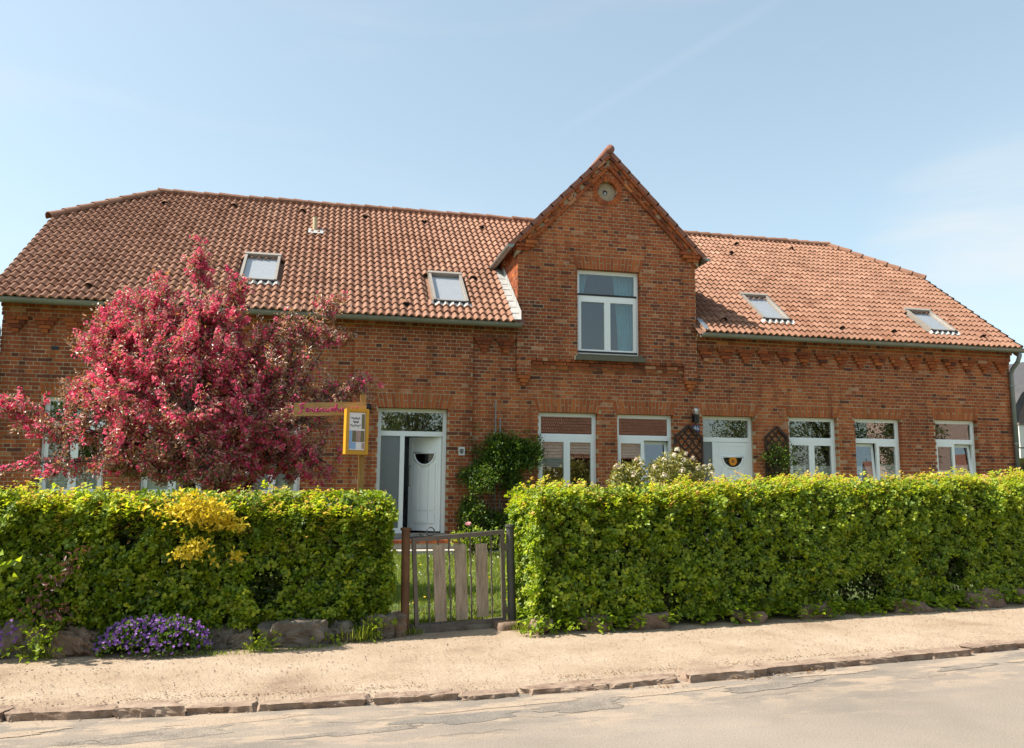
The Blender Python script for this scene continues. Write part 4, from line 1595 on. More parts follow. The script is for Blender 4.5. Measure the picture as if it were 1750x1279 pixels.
def door(dd, yface, ztr, xmull, name='door', open_ang=0.0, label=None):
    x0, x1, z0, z1 = dd
    y = yface + 0.17
    m = MB()
    fw = 0.075
    m.box(x0, x0 + fw, y, y + 0.08, z0, z1)
    m.box(x1 - fw, x1, y, y + 0.08, z0, z1)
    m.box(x0 + fw, x1 - fw, y + 0.001, y + 0.08, z1 - fw, z1)
    m.box(x0 + fw, x1 - fw, y - 0.004, y + 0.08, ztr - 0.05, ztr + 0.05)
    m.box(xmull - 0.045, xmull + 0.045, y - 0.002, y + 0.08, z0, ztr - 0.05)
    m.box(x0 + fw, xmull - 0.045, y + 0.001, y + 0.08, z0, z0 + 0.1)
    D_ = m.build(name, 'pvc_white', house)
    if label: D_['label'] = label
    m = MB(); m.box(x0 + fw, x1 - fw, y + 0.03, y + 0.036, ztr + 0.05, z1 - fw); m.build('transom_pane', 'glass', D_)
    m = MB(); m.box(x0 + fw, xmull - 0.045, y + 0.03, y + 0.036, z0 + 0.1, ztr - 0.05); m.build('side_pane', 'frosted_glass', D_)
    xa, xb = xmull + 0.046, x1 - fw
    M = None
    if open_ang:
        hy = y + 0.05
        M = Matrix.Translation((xb, hy, 0)) @ Matrix.Rotation(-open_ang, 4, 'Z') @ Matrix.Translation((-xb, -hy, 0))
    leaf(D_, xa + 0.005, xb - 0.005, z0 + 0.03, ztr - 0.055, y + 0.01, M)
    hx = xa + 0.05
    m = MB()
    pts = [(hx, y + 0.01, z0 + 0.95), (hx, y - 0.05, z0 + 0.95), (hx, y - 0.05, z0 + 1.35), (hx, y + 0.01, z0 + 1.35)] if open_ang else [(hx, y + 0.01, z0 + 1.0), (hx, y - 0.05, z0 + 1.0), (hx + 0.12, y - 0.05, z0 + 1.0)]
    if M is not None: pts = [tuple(M @ Vector(p)) for p in pts]
    m.tube(pts, 0.011, 8); m.build('handle', 'zinc', D_, smooth=True)
    boxpart('threshold', 'concrete', D_, x0 - 0.05, x1 + 0.05, yface - 0.12, y + 0.1, z0 - 0.09, z0 - 0.003)
    return D_


door(DOOR_A, YP, 2.55, 1.47, open_ang=R(38), label='white front door with half-moon pane standing ajar')
door(DOOR_B, YF, 2.56, 8.40, label='closed white front door with half-moon pane')
# steps
for (a, b, yf_) in ((0.75, 2.65, YP), (7.85, 9.6, YF)):
    st_ = boxpart('doorstep', 'concrete', house, a, b, yf_ - 0.55, yf_ - 0.002, 0.30, 0.455)
    m = MB()
    n = int((b - a) / 0.125)
    for i in range(n):
        q = lerp(a, b, i / n)
        m.box(q + 0.004, q + (b - a) / n - 0.004, yf_ - 0.57, yf_ - 0.45, 0.40, 0.462, random.uniform(0.3, 0.8))
    m.build('step_edging', 'brick', st_)
    boxpart('lower_step', 'paving', st_, a - 0.1, b + 0.1, yf_ - 0.95, yf_ - 0.55, 0.12, 0.29)
strip('house_path', 'paving', list(np.arange(-6, 16.5, 0.5)), lambda x: 15.75, lambda x: 16.55, 0.215, 0.225)

# ------------------------------------------------------------------ things on and by the house
def curtain(x0, x1, xn0, xn1, z0, z1, label):
    m = MB()
    n, k = 40, 8
    vs = []
    for j in range(k + 1):
        t = j / k
        e = t ** 1.6
        for i in range(n + 1):
            u = i / n
            xx = lerp(lerp(xn0, xn1, u), lerp(x0, x1, u), e)
            vs.append((xx, YD + 0.34 + 0.025 * math.sin(u * 34), lerp(z0, z1, t)))
    m.add(vs, [(j * (n + 1) + i, j * (n + 1) + i + 1, (j + 1) * (n + 1) + i + 1, (j + 1) * (n + 1) + i) for j in range(k) for i in range(n)])
    tag(m.build('curtain', 'curtain_teal', None, smooth=True), label, 'curtain', 'teal curtains')


curtain(5.16, 5.50, 5.16, 5.22, 4.4, 6.25, 'left teal curtain behind the gable bay window')
curtain(6.05, 6.56, 6.18, 6.56, 4.4, 6.25, 'right wider teal curtain behind the gable bay window')

lamp = thing('wall_lamp', 'black wall lamp with clear globe beside the right front door', 'lamp', (7.86, YF, 2.95))
m = MB(); m.box(7.80, 7.92, YF - 0.03, YF + 0.002, 2.92, 3.09); m.tube([(7.86, YF - 0.10, 2.9), (7.86, YF - 0.10, 3.08)], [0.055, 0.06], 14); m.box(7.845, 7.875, YF - 0.1, YF - 0.02, 3.0, 3.04); m.build('bracket', 'black_plastic', lamp)
m = MB()
m.lathe([(0.105 * math.sin(math.pi * i / 14), -0.105 * math.cos(math.pi * i / 14)) for i in range(15)], (7.86, YF - 0.10, 3.17), 22); m.build('globe', 'lamp_glass', lamp, smooth=True)
m = MB(); m.lathe([(0.0, -0.08), (0.028, -0.08), (0.034, 0.0), (0.03, 0.035), (0.0, 0.05)], (7.86, YF - 0.10, 3.17), 14); m.build('bulb', 'lamp_bulb', lamp, smooth=True)

def text_mesh(name, body, size, mat, parent, M, ext=0.002):
    cu = bpy.data.curves.new(name, 'FONT')
    cu.body = body
    cu.size = size
    cu.align_x = 'CENTER'
    cu.align_y = 'CENTER'
    cu.extrude = ext
    tmp = bpy.data.objects.new(name, cu)
    COL.objects.link(tmp)
    dg = bpy.context.evaluated_depsgraph_get()
    me = bpy.data.meshes.new_from_object(tmp.evaluated_get(dg))
    bpy.data.objects.remove(tmp)
    me.transform(M)
    me.materials.clear()
    me.materials.append(MATS[mat])
    o = bpy.data.objects.new(name, me)
    COL.objects.link(o)
    o.parent = parent
    o.matrix_parent_inverse = WORLD.get(parent.name, Matrix()).inverted()
    return o


FACE = Matrix.Rotation(R(90), 4, 'X')
np_ = thing('house_number', 'small blue enamel plate with white 46 below the wall lamp', 'number plate', (7.89, YF, 2.79))
boxpart('plate', 'blue_enamel', np_, 7.81, 7.97, YF - 0.015, YF - 0.004, 2.72, 2.86)
text_mesh('numerals', '46', 0.135, 'white_enamel', np_, Matrix.Translation((7.89, YF - 0.018, 2.79)) @ FACE)

pq = thing('crest_plaque', 'small white plaque with grey crest on the brick pier', 'plaque', (2.68, YP, 2.2))
boxpart('plate', 'white_enamel', pq, 2.60, 2.73, YP - 0.018, YP - 0.004, 2.12, 2.29)
m = MB(); m.add([(2.625, YP - 0.021, 2.25), (2.705, YP - 0.021, 2.25), (2.705, YP - 0.021, 2.18), (2.665, YP - 0.021, 2.14), (2.625, YP - 0.021, 2.18)], [(0, 4, 3, 2, 1)]); m.build('crest', 'crest_grey', pq)

dome = thing('dome_light', 'small black dome light on the wall left of the open door', 'lamp', (0.74, YP, 3.0))
m = MB(); m.box(0.70, 0.80, YP - 0.05, YP + 0.002, 3.0, 3.12); m.lathe([(0.06, 0.04), (0.075, 0.0), (0.06, -0.05), (0.0, -0.075)], (0.75, YP - 0.1, 3.04), 16); m.build('housing', 'black_plastic', dome, smooth=True)

# sunflower in the right door
sf = thing('sunflower_decoration', 'orange sunflower decoration in the half-moon pane of the closed door', 'decoration', (8.85, YF + 0.165, 2.1))
cx, cz, yy = 8.84, 2.085, YF + 0.155
m = MB()
for k in range(16):
    a = 2 * math.pi * k / 16
    d = (math.cos(a), math.sin(a)); n_ = (-d[1], d[0])
    r0, r1, r2 = 0.03, 0.07, 0.112
    m.add([(cx + d[0] * r0, yy, cz + d[1] * r0), (cx + d[0] * r1 + n_[0] * 0.019, yy - 0.006, cz + d[1] * r1 + n_[1] * 0.019), (cx + d[0] * r2, yy - 0.002, cz + d[1] * r2), (cx + d[0] * r1 - n_[0] * 0.022, yy - 0.006, cz + d[1] * r1 - n_[1] * 0.022)], [(0, 1, 2, 3)])
m.build('petals', 'sunflower_petal', sf)
m = MB(); m.lathe([(0.0, -0.016), (0.03, -0.012), (0.042, -0.004)], (cx, yy - 0.002, cz), 18, 'y'); m.build('centre', 'sunflower_centre', sf)


def trellis(x0, x1, ztop, label):
    t_ = thing('trellis', label, 'trellis', ((x0 + x1) / 2, YF - 0.05, 0.22), 'pointed trellises beside the right door')
    y = YF - 0.06
    zs_ = ztop - (x1 - x0) * 0.43
    xm = (x0 + x1) / 2
    def bar(p, q, w=0.022, yo=0.0):
        m = MB(); p, q = Vector((p[0], y + yo, p[1])), Vector((q[0], y + yo, q[1]))
        d = (q - p).normalized(); n_ = Vector((-d.z, 0, d.x)) * w
        c = [p - n_, q - n_, q + n_, p + n_]
        b = [v + Vector((0, 0.02, 0)) for v in c]
        m.hexa([tuple(v) for v in c + b])
        return m.build('slat', 'trellis_wood', t_)
    bar((x0, 0.22), (x0, zs_), 0.024); bar((x1, 0.22), (x1, zs_), 0.024)
    bar((x0, zs_), (xm, ztop), 0.026, -0.022); bar((xm, ztop), (x1, zs_), 0.026, -0.022)
    st = 0.2
    for sgn in (1, -1):
        c = -3.0
        while c < 5:
            # line z = c + sgn*(x-x0)
            pts = []
            n = 60
            for i in range(n + 1):
                xx = lerp(x0, x1, i / n)
                z_ = c + sgn * (xx - x0) * 1.15
                lim = ztop - abs(xx - xm) * 0.86
                if 0.25 < z_ < lim:
                    pts.append((xx, z_))
            if len(pts) > 4:
                bar(pts[0], pts[-1], 0.013, 0.021 if sgn > 0 else 0.042)
            c += st
    return t_


trellis(7.36, 8.00, 2.85, 'bare dark brown pointed trellis left of the closed door')
trellis(9.55, 10.08, 2.86, 'dark brown pointed trellis overgrown by a climber right of the closed door')

# ------------------------------------------------------------------ gate
gp = thing('gate_post', 'rusty brown tubular gate post at the left of the garden gate', 'post', (0.81, 8.42, 0.05), 'gate posts')
m = MB(); m.tube([(0.815, 8.42, -0.05), (0.80, 8.42, 1.10)], 0.043, 18); m.build('tube', 'rust', gp, smooth=False)
m = MB(); m.tube([(0.80, 8.42, 1.10), (0.80, 8.42, 1.125)], [0.056, 0.054], 18); m.build('cap', 'rust', gp)
gp = thing('gate_post', 'dark grey tubular gate post at the right of the garden gate', 'post', (1.94, 8.62, 0.05), 'gate posts')
m = MB(); m.tube([(1.965, 8.62, -0.05), (1.925, 8.62, 1.12)], 0.043, 18); m.build('tube', 'grey_steel', gp)
m = MB(); m.tube([(1.925, 8.62, 1.12), (1.925, 8.62, 1.142)], [0.056, 0.054], 18); m.build('cap', 'grey_steel', gp)

gate = thing('garden_gate', 'low brown steel garden gate with three weathered boards', 'gate', (1.37, 8.52, 0.12))
GA = {'TL': Vector((0.885, 8.45, 1.0)), 'BL': Vector((0.935, 8.45, 0.125)), 'TR': Vector((1.835, 8.60, 1.065)), 'BR': Vector((1.865, 8.60, 0.165))}
def gpt(u, v):
    return GA['BL'].lerp(GA['BR'], u).lerp(GA['TL'].lerp(GA['TR'], u), v)
gd = (GA['TR'] - GA['TL']).normalized()
gn = Vector((gd.y, -gd.x, 0)).normalized()
def gbar(name, a, b, w, th, mat, parent=gate, off=0.0):
    d = (b - a).normalized()
    s = d.cross(gn).normalized() * w
    t0, t1 = gn * (th + off), gn * (-th + off)
    m = MB()
    c = [a - s + t0, b - s + t0, b + s + t0, a + s + t0, a - s + t1, b - s + t1, b + s + t1, a + s + t1]
    m.hexa([tuple(p) for p in c])
    return m.build(name, mat, parent)
fr_ = gbar('frame_rail', gpt(-0.02, 1), gpt(1.02, 1), 0.022, 0.02, 'gate_steel')
gbar('frame_rail', gpt(-0.02, 0), gpt(1.02, 0), 0.022, 0.02, 'gate_steel')
gbar('frame_stile', gpt(0, 0.02), gpt(0, 0.98), 0.02, 0.018, 'gate_steel')
gbar('frame_stile', gpt(1, 0.02), gpt(1, 0.98), 0.02, 0.018, 'gate_steel')
for i, u in enumerate((0.145, 0.385, 0.625, 0.865)):
    m = MB()
    pts = [gpt(u, t) for t in np.linspace(0.02, 0.98, 15)]
    pts = [p + gd * 0.004 * math.sin(k * 1.9 + i) for k, p in enumerate(pts)]
    m.tube(pts, [0.0085 + 0.002 * (k % 2) for k in range(15)], 6)
    m.build('bar', 'gate_steel', gate)
for i, (u, a, b) in enumerate(((0.265, 0.055, 0.92), (0.505, 0.05, 0.90), (0.745, 0.06, 0.89))):
    m = MB()
    m.tube([gpt(u, 0.02), gpt(u, 0.98)], 0.008, 6); m.build('bar', 'gate_steel', gate)
    bd = gbar('board', gpt(u, a), gpt(u, b), 0.0625, 0.009, 'board_wood', gate, 0.02)
    for v in (a + 0.07, b - 0.07):
        for s in (-0.022, 0.022):
            m = MB(); p = gpt(u, v) + gd * s + gn * 0.029
            m.tube([p, p + gn * 0.004], 0.0085, 8); m.build('screw', 'zinc', bd)
m = MB()
c = gpt(0.18, 1.0) + Vector((0, 0, 0.07))
m.tube([c + (gd * math.cos(2 * math.pi * k / 20) + Vector((0, 0, 1)) * math.sin(2 * math.pi * k / 20)) * 0.042 for k in range(21)], 0.006, 6); m.build('latch_ring', 'grey_steel', gate, smooth=True)
m = MB(); m.tube([gpt(-0.1, 1.0) + Vector((0, 0, 0.028)), gpt(0.2, 1.0) + Vector((0, 0, 0.03))], 0.009, 8); m.tube([gpt(0.07, 1.0), gpt(0.07, 1.0) + Vector((0, 0, 0.06))], 0.012, 8); m.build('latch_rod', 'grey_steel', gate)
for v in (0.1, 0.82):
    gbar('hinge', gpt(1.02, v), gpt(1.1, v), 0.035, 0.012, 'gate_steel')

sl = thing('gate_sill', 'worn stone sill under the garden gate', 'sill stone', (1.35, 8.5, 0.05))
o = rock('slab', 'boulder', (1.32, 8.62, 0.05), (0.95, 0.26, 0.17), sl, 301, 0.16, 5, 0.03, 0.92)
tag(rock('stone_block', 'boulder_red', (1.86, 8.52, 0.075), (0.21, 0.24, 0.17), None, 302, 0.2, 4, 0.04, 0.9), 'small squared stone beside the right gate post', 'stone')

# boulders along the left hedge
BO = [(-2.66, 8.02, 0.62, 0.36, 0.34, 'long brown boulder at the left edge of the picture'), (-2.06, 7.98, 0.36, 0.34, 0.30, 'sloping boulder left of the violet flowers'),
      (-0.80, 8.08, 0.44, 0.30, 0.24, 'flat squared boulder right of the violet flowers'), (-0.29, 8.14, 0.58, 0.32, 0.27, 'wide grey boulder under the left hedge'),
      (0.16, 8.24, 0.34, 0.28, 0.23, 'rounded grey boulder under the left hedge, next to the wide one'), (0.52, 8.40, 0.38, 0.34, 0.31, 'tall grey boulder near the rusty gate post'),
      (0.735, 8.36, 0.14, 0.16, 0.26, 'small upright pinkish stone against the rusty gate post')]
for i, (x, y, a, b, c, lb) in enumerate(BO):
    tag(rock('boulder', 'boulder_red' if i in (6, 1) else 'boulder', (x, y + 0.03, 0.04 + c * 0.30), (a * 0.97, b, c * 0.96), None, 40 + i, random.uniform(-0.1, 0.3), 15, 0.15, 0.58, True), lb, 'boulder', 'boulders along the left hedge')
RB = [(2.15, 8.28, 0.16, 0.18, 'reddish stone at the left end of the right hedge'), (2.75, 8.30, 0.36, 0.2, 'low brown stone under the right hedge nearest the gate'), (3.35, 8.38, 0.4, 0.2, 'second low brown stone under the right hedge from the gate'),
      (4.6, 8.52, 0.34, 0.19, 'third low reddish stone under the right hedge from the gate'), (5.5, 8.68, 0.5, 0.2, 'fourth low brown stone under the right hedge from the gate'), (6.9, 8.88, 0.5, 0.19, 'fifth low brown stone under the right hedge from the gate'),
      (8.2, 9.06, 0.55, 0.24, 'large reddish stone under the far part of the right hedge'), (9.1, 9.2, 0.5, 0.24, 'farthest reddish stone under the right hedge')]
for i, (x, y, a, c, lb) in enumerate(RB):
    tag(rock('edging_stone', 'boulder_red', (x, y, 0.05 + c * 0.3), (a, 0.24, c), None, 60 + i, 0.14, 9, 0.16, 0.55), lb, 'stone', 'stones under the right hedge')

# ------------------------------------------------------------------ sign
sg = thing('signpost', 'wooden signpost with lettered arm board and yellow notice box behind the left hedge', 'sign', (0.37, 9.3, 0.12))
m = MB(); m.box(0.337, 0.40, 9.30, 9.36, 0.05, 2.56); m.build('post', 'post_wood', sg)
AM = Matrix.Translation((0.37, 9.285, 2.40)) @ Matrix.Rotation(R(-2.4), 4, 'Y')
m = MB(); m.box(-0.755, 0.035, -0.012, 0.012, -0.075, 0.075, M=AM); ab = m.build('arm_board', 'sign_wood', sg)
# handwriting, one stroke list per letter (x advance, polylines in letter units)
ST = {
    'F': (1.0, [[(0.15, 0.95), (0.05, 1.25), (0.35, 1.45), (0.95, 1.5)], [(0.55, 1.48), (0.5, 0.9), (0.35, 0.2), (0.1, -0.2), (-0.2, -0.15)], [(0.2, 0.72), (0.5, 0.8), (0.85, 0.72)]]),
    'e': (0.62, [[(0, 0.1), (0.35, 0.35), (0.42, 0.62), (0.25, 0.72), (0.1, 0.5), (0.12, 0.15), (0.3, 0.0), (0.62, 0.15)]]),
    'r': (0.5, [[(0, 0.15), (0.12, 0.7), (0.16, 0.5), (0.34, 0.62), (0.32, 0.2), (0.5, 0.1)]]),
    'i': (0.4, [[(0, 0.1), (0.16, 0.66), (0.16, 0.1), (0.28, 0.0), (0.4, 0.12)], [(0.17, 0.88), (0.2, 0.95)]]),
    'n': (0.8, [[(0, 0.1), (0.12, 0.68), (0.14, 0.0)], [(0.14, 0.3), (0.34, 0.68), (0.48, 0.55), (0.48, 0.1), (0.62, 0.0), (0.8, 0.15)]]),
    'w': (0.95, [[(0, 0.6), (0.1, 0.68), (0.14, 0.1), (0.3, 0.0), (0.46, 0.2), (0.48, 0.6), (0.5, 0.1), (0.68, 0.0), (0.82, 0.3), (0.82, 0.66), (0.95, 0.6)]]),
    'o': (0.6, [[(0.0, 0.55), (0.3, 0.68), (0.1, 0.5), (0.1, 0.15), (0.28, 0.0), (0.46, 0.2), (0.44, 0.55), (0.3, 0.68), (0.6, 0.6)]]),
    'h': (0.75, [[(0, 0.1), (0.28, 0.9), (0.26, 1.4), (0.14, 1.3), (0.12, 0.0)], [(0.12, 0.35), (0.32, 0.66), (0.44, 0.5), (0.44, 0.1), (0.58, 0.0), (0.75, 0.15)]]),
    'u': (0.75, [[(0, 0.1), (0.12, 0.66), (0.13, 0.15), (0.28, 0.0), (0.45, 0.2), (0.48, 0.66), (0.48, 0.1), (0.6, 0.0), (0.75, 0.15)]]),
    'g': (0.65, [[(0.45, 0.6), (0.25, 0.7), (0.1, 0.4), (0.2, 0.1), (0.4, 0.25), (0.47, 0.65), (0.45, -0.3), (0.25, -0.5), (0.1, -0.35), (0.6, 0.1)]])}
total = sum(ST[c][0] for c in 'Ferienwohnung')
su = 0.655 / total
m = MB()
xq = -0.70
for ch in 'Ferienwohnung':
    adv, strokes = ST[ch]
    for pl in strokes:
        pp = []
        for i in range(len(pl) - 1):
            for t in (0, 0.5):
                pp.append((lerp(pl[i][0], pl[i + 1][0], t), lerp(pl[i][1], pl[i + 1][1], t)))
        pp.append(pl[-1])
        for _ in range(2):
            pp = [pp[0]] + [((pp[i - 1][0] + 2 * pp[i][0] + pp[i + 1][0]) / 4, (pp[i - 1][1] + 2 * pp[i][1] + pp[i + 1][1]) / 4) for i in range(1, len(pp) - 1)] + [pp[-1]]
        hs = su * 1.0
        m.tube([AM @ Vector((xq + a * su, -0.0135, -0.032 + b * 0.066)) for a, b in pp], 0.0062, 5, flat=1.0)
    xq += adv * su
m.build('lettering', 'magenta_paint', ab)
BMx = Matrix.Translation((0.30, 9.22, 1.885)) @ Matrix.Rotation(R(-16), 4, 'Z').inverted()
def bx_(name, mat, parent, *b):
    m = MB(); m.box(*b, M=BMx); return m.build(name, mat, parent)
nb = bx_('notice_box', 'yellow_paint', sg, -0.125, 0.125, -0.02, 0.07, 0.0, 0.50)
m = MB(); rail(m, -0.13, 0.13, -0.004, 0.504, 0.034, -0.036, -0.02, M=BMx); m.build('box_frame', 'yellow_paint', nb)
bx_('poster', 'paper', nb, -0.092, 0.092, -0.024, -0.0205, 0.045, 0.46)
for (a, b, c, d, mt) in ((-0.088, -0.055, 0.06, 0.26, 'photo_sky'), (-0.053, -0.012, 0.135, 0.26, 'photo_garden'), (-0.01, 0.04, 0.135, 0.26, 'photo_room'), (0.042, 0.085, 0.135, 0.26, 'photo_garden'), (-0.053, -0.012, 0.055, 0.13, 'photo_sky'), (0.05, 0.085, 0.28, 0.445, 'photo_garden'), (0.055, 0.085, 0.06, 0.125, 'photo_room')):
    bx_('photo', mt, nb, a, b, -0.0265, -0.0242, c, d)
for i, (a, b, z) in enumerate(((-0.068, 0.03, 0.395), (-0.05, 0.015, 0.355), (-0.08, 0.04, 0.315))):
    m = MB()
    pts = [BMx @ Vector((lerp(a, b, k / 30), -0.0262, z + 0.011 * math.sin(k * 1.25 + i) + 0.006 * math.sin(k * 0.5))) for k in range(31)]
    m.tube(pts, 0.0022, 4); m.build('writing', 'ink', nb)


# ------------------------------------------------------------------ hedges
def frame2(p0, p1):
    d = np.array([p1[0] - p0[0], p1[1] - p0[1]])
    L = np.linalg.norm(d)
    d = d / L
    return d, np.array([d[1], -d[0]]), L        # along, towards the street


def hedge(name, label, p0, p1, depth, h0, h1, z0, n_tips, seed, mat='hedge_leaf', ends=(True, True), holes_=None, base_lift=0.0):
    """p0-p1 is the street-side foot line; tips on the clipped shell, leaves round every tip"""
    root = thing(name, label, 'hedge', ((p0[0] + p1[0]) / 2, (p0[1] + p1[1]) / 2, z0))
    d, nf, L = frame2(p0, p1)
    rg = np.random.default_rng(seed)
    areas = np.array([L * 1.5, L * depth * 1.5, depth * 1.5 if ends[0] else 0.0, depth * 1.5 if ends[1] else 0.0, L * 1.5 * 0.35])
    cnt = (areas / areas.sum() * n_tips).astype(int)
    U, V, Wz, NU, NV, NW = [], [], [], [], [], []
    def add(u, v, w, nu, nv, nw):
        U.append(u); V.append(v); Wz.append(w); NU.append(np.full_like(u, nu)); NV.append(np.full_like(u, nv)); NW.append(np.full_like(u, nw))
    rr = lambda n, a=0, b=1: rg.uniform(a, b, n)
    add(rr(cnt[0], 0, L), np.zeros(cnt[0]), rr(cnt[0]) ** 0.95, 0, -1, 0)
    add(rr(cnt[1], 0, L), rr(cnt[1], 0, depth), np.ones(cnt[1]), 0, 0, 1)
    add(np.zeros(cnt[2]), rr(cnt[2], 0, depth), rr(cnt[2]), -1, 0, 0)
    add(np.full(cnt[3], L), rr(cnt[3], 0, depth), rr(cnt[3]), 1, 0, 0)
    add(rr(cnt[4], 0, L), np.full(cnt[4], depth), rr(cnt[4]), 0, 1, 0)
    U, V, Wz = map(np.concatenate, (U, V, Wz))
    NU, NV, NW = map(np.concatenate, (NU, NV, NW))
    H = h0 + (h1 - h0) * U / L
    Z = Wz * H
    # round the upper edges, lean the foot in
    side0 = (NW < 0.5)
    P3 = np.stack([U, V, Z], 1)
    f1, f2, f3 = snoise(seed + 1, 2.2, 14), snoise(seed + 2, 6.5, 14), snoise(seed + 3, 0.9, 8)
    bulge = 0.020 * f1(P3) + 0.024 * f2(P3) + 0.02 * f3(P3) + 0.022 * snoise(seed + 4, 14.0, 16)(P3) + rg.uniform(-0.02, 0.045, len(U)) * side0
    side = (NW < 0.5)
    foot = np.where(side, -0.10 * np.clip(1 - Wz * 4.5, 0, 1), 0)
    topround = np.where(side, -0.10 * np.clip((Wz - 0.86) / 0.14, 0, 1) ** 2, 0)
    inset = -np.abs(rg.normal(0, 0.05, len(U))) - np.where(rg.uniform(size=len(U)) < 0.30, rg.uniform(0.05, 0.24, len(U)), 0)
    shoot = np.where((NW > 0.5) & (rg.uniform(size=len(U)) < 0.12), rg.uniform(0.02, 0.13, len(U)), 0)
    off = bulge + foot + topround + inset + shoot
    edge = np.where(NW > 0.5, -0.09 * (np.exp(-V / 0.10) + np.exp(-(depth - V) / 0.10) + (np.exp(-U / 0.1) if ends[0] else 0) + (np.exp(-(L - U) / 0.1) if ends[1] else 0)), 0)
    U2, V2, Z2 = U + NU * off, V + NV * off, np.maximum(Z + NW * (off + edge), base_lift + 0.04)
    keep = np.ones(len(U), bool)
    gaps = f2(P3 * 0.8 + 3.1)
    keep &= ~(side & (gaps > 1.7))
    # world
    def world(u, v, z):
        return np.stack([p0[0] + d[0] * u - nf[0] * v, p0[1] + d[1] * u - nf[1] * v, z0 + z], 1)
    T = world(U2, V2, Z2)[keep]
    NWD = np.stack([d[0] * NU + (-nf[0]) * NV, d[1] * NU + (-nf[1]) * NV, NW], 1)[keep]
    shoot = shoot[keep]
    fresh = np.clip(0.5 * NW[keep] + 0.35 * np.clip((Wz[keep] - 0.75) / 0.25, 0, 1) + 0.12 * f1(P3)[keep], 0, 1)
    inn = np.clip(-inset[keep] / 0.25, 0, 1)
    k = 6
    n = len(T)
    axis = NWD * 0.8 + rdir(n, rg) * 0.55 + np.array([-0.35, 0, 0.6])
    axis /= np.linalg.norm(axis, axis=1, keepdims=True)
    B = np.repeat(T, k, 0)
    A = np.repeat(axis, k, 0)
    j = np.tile(np.arange(k), n)
    rd = rdir(n * k, rg)
    perp = rd - A * (rd * A).sum(1, keepdims=True)
    perp /= np.maximum(np.linalg.norm(perp, axis=1, keepdims=True), 1e-6)
    Pb = B - A * (j * 0.009)[:, None] + perp * 0.006
    dirs = A * rg.uniform(0.05, 0.55, (n * k, 1)) + perp
    nor = A - perp * 0.2 + rdir(n * k, rg) * 0.25
    ln = rg.uniform(0.028, 0.044, n * k) * np.repeat(rg.uniform(0.62, 1.4, n), k)
    tone = 0.56 + 0.22 * np.repeat(fresh, k) - 0.42 * np.repeat(inn, k) + np.repeat(rg.normal(0, 0.17, n), k) + rg.normal(0, 0.07, n * k)  # leaves set back between the tips get shade put into their colour
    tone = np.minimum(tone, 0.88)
    red = np.repeat((fresh > 0.45) & (rg.uniform(size=n) < 0.28), k) & (j < 3)
    red |= np.repeat(shoot > 0.03, k) & (rg.uniform(size=n * k) < 0.5)
    tone = np.where(red, rg.uniform(0.86, 1.0, n * k), tone)
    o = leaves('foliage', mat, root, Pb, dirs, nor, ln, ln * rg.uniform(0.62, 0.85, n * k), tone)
    o['kind'] = 'stuff'
    # inner leaves fill the body, painted dark for the hedge's inner shade
    ni = int(L * 2600)
    Pi = world(rg.uniform(0.08, L - 0.08, ni), rg.uniform(0.10, depth - 0.10, ni), rg.uniform(base_lift + 0.08, 0.93, ni) * (h0 + (h1 - h0) * 0.5))
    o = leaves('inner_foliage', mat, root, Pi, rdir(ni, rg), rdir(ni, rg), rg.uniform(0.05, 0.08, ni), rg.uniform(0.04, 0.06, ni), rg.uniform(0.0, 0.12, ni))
    o['kind'] = 'stuff'
    # bare twig ends showing between the leaves
    m = MB()
    for q in range(int(L * 60)):
        u, z = rg.uniform(0.05, L - 0.05), rg.uniform(0.15, 0.98) * (h0 + (h1 - h0) * 0.5)
        a = Vector(world(np.array([u]), np.array([rg.uniform(0.06, 0.2)]), np.array([z]))[0])
        e = a + Vector((rg.normal(0, 0.05) - nf[0] * 0, rg.normal(0, 0.02), rg.uniform(0.0, 0.10))) + Vector((nf[0], nf[1], 0)) * rg.uniform(0.05, 0.15)
        m.tube([a, a.lerp(e, 0.5) + Vector((rg.normal(0, 0.008), 0, 0.008)), e], [0.004, 0.003, 0.0018], 4, caps=False)
    m.build('twigs', 'twig', root)['kind'] = 'stuff'
    # stems
    for q in range(int(L * 5)):
        u, v = rg.uniform(0.1, L - 0.1), rg.uniform(0.15, depth - 0.12)
        m = MB()
        pts = []
        for z in np.linspace(0, h0 * 0.9, 6):
            pts.append(world(np.array([u + rg.normal(0, 0.03)]), np.array([v + rg.normal(0, 0.03)]), np.array([z]))[0])
        m.tube(pts, [0.016, 0.014, 0.012, 0.009, 0.006, 0.004], 5)
        for s_i in range(4):
            b = Vector(pts[rg.integers(1, 5)])
            e = b + Vector((rg.normal(0, 0.14), rg.normal(-0.06, 0.1), rg.uniform(0.08, 0.25)))
            m.tube([b, b.lerp(e, 0.5) + Vector((0, 0, 0.02)), e], [0.006, 0.005, 0.003], 4, caps=False)
        m.build('stem', 'twig', root)
    return root, world, L


HL = hedge('hedge', 'clipped bright green hedge left of the garden gate', (-4.2, 7.66), (0.67, 8.275), 0.72, 1.40, 1.40, 0.08, 24000, 501, ends=(False, True), base_lift=0.08)
HR = hedge('hedge', 'long clipped green hedge right of the garden gate', (2.08, 8.13), (10.6, 9.38), 0.85, 1.44, 1.66, 0.08, 36000, 502, ends=(True, False), base_lift=0.06)

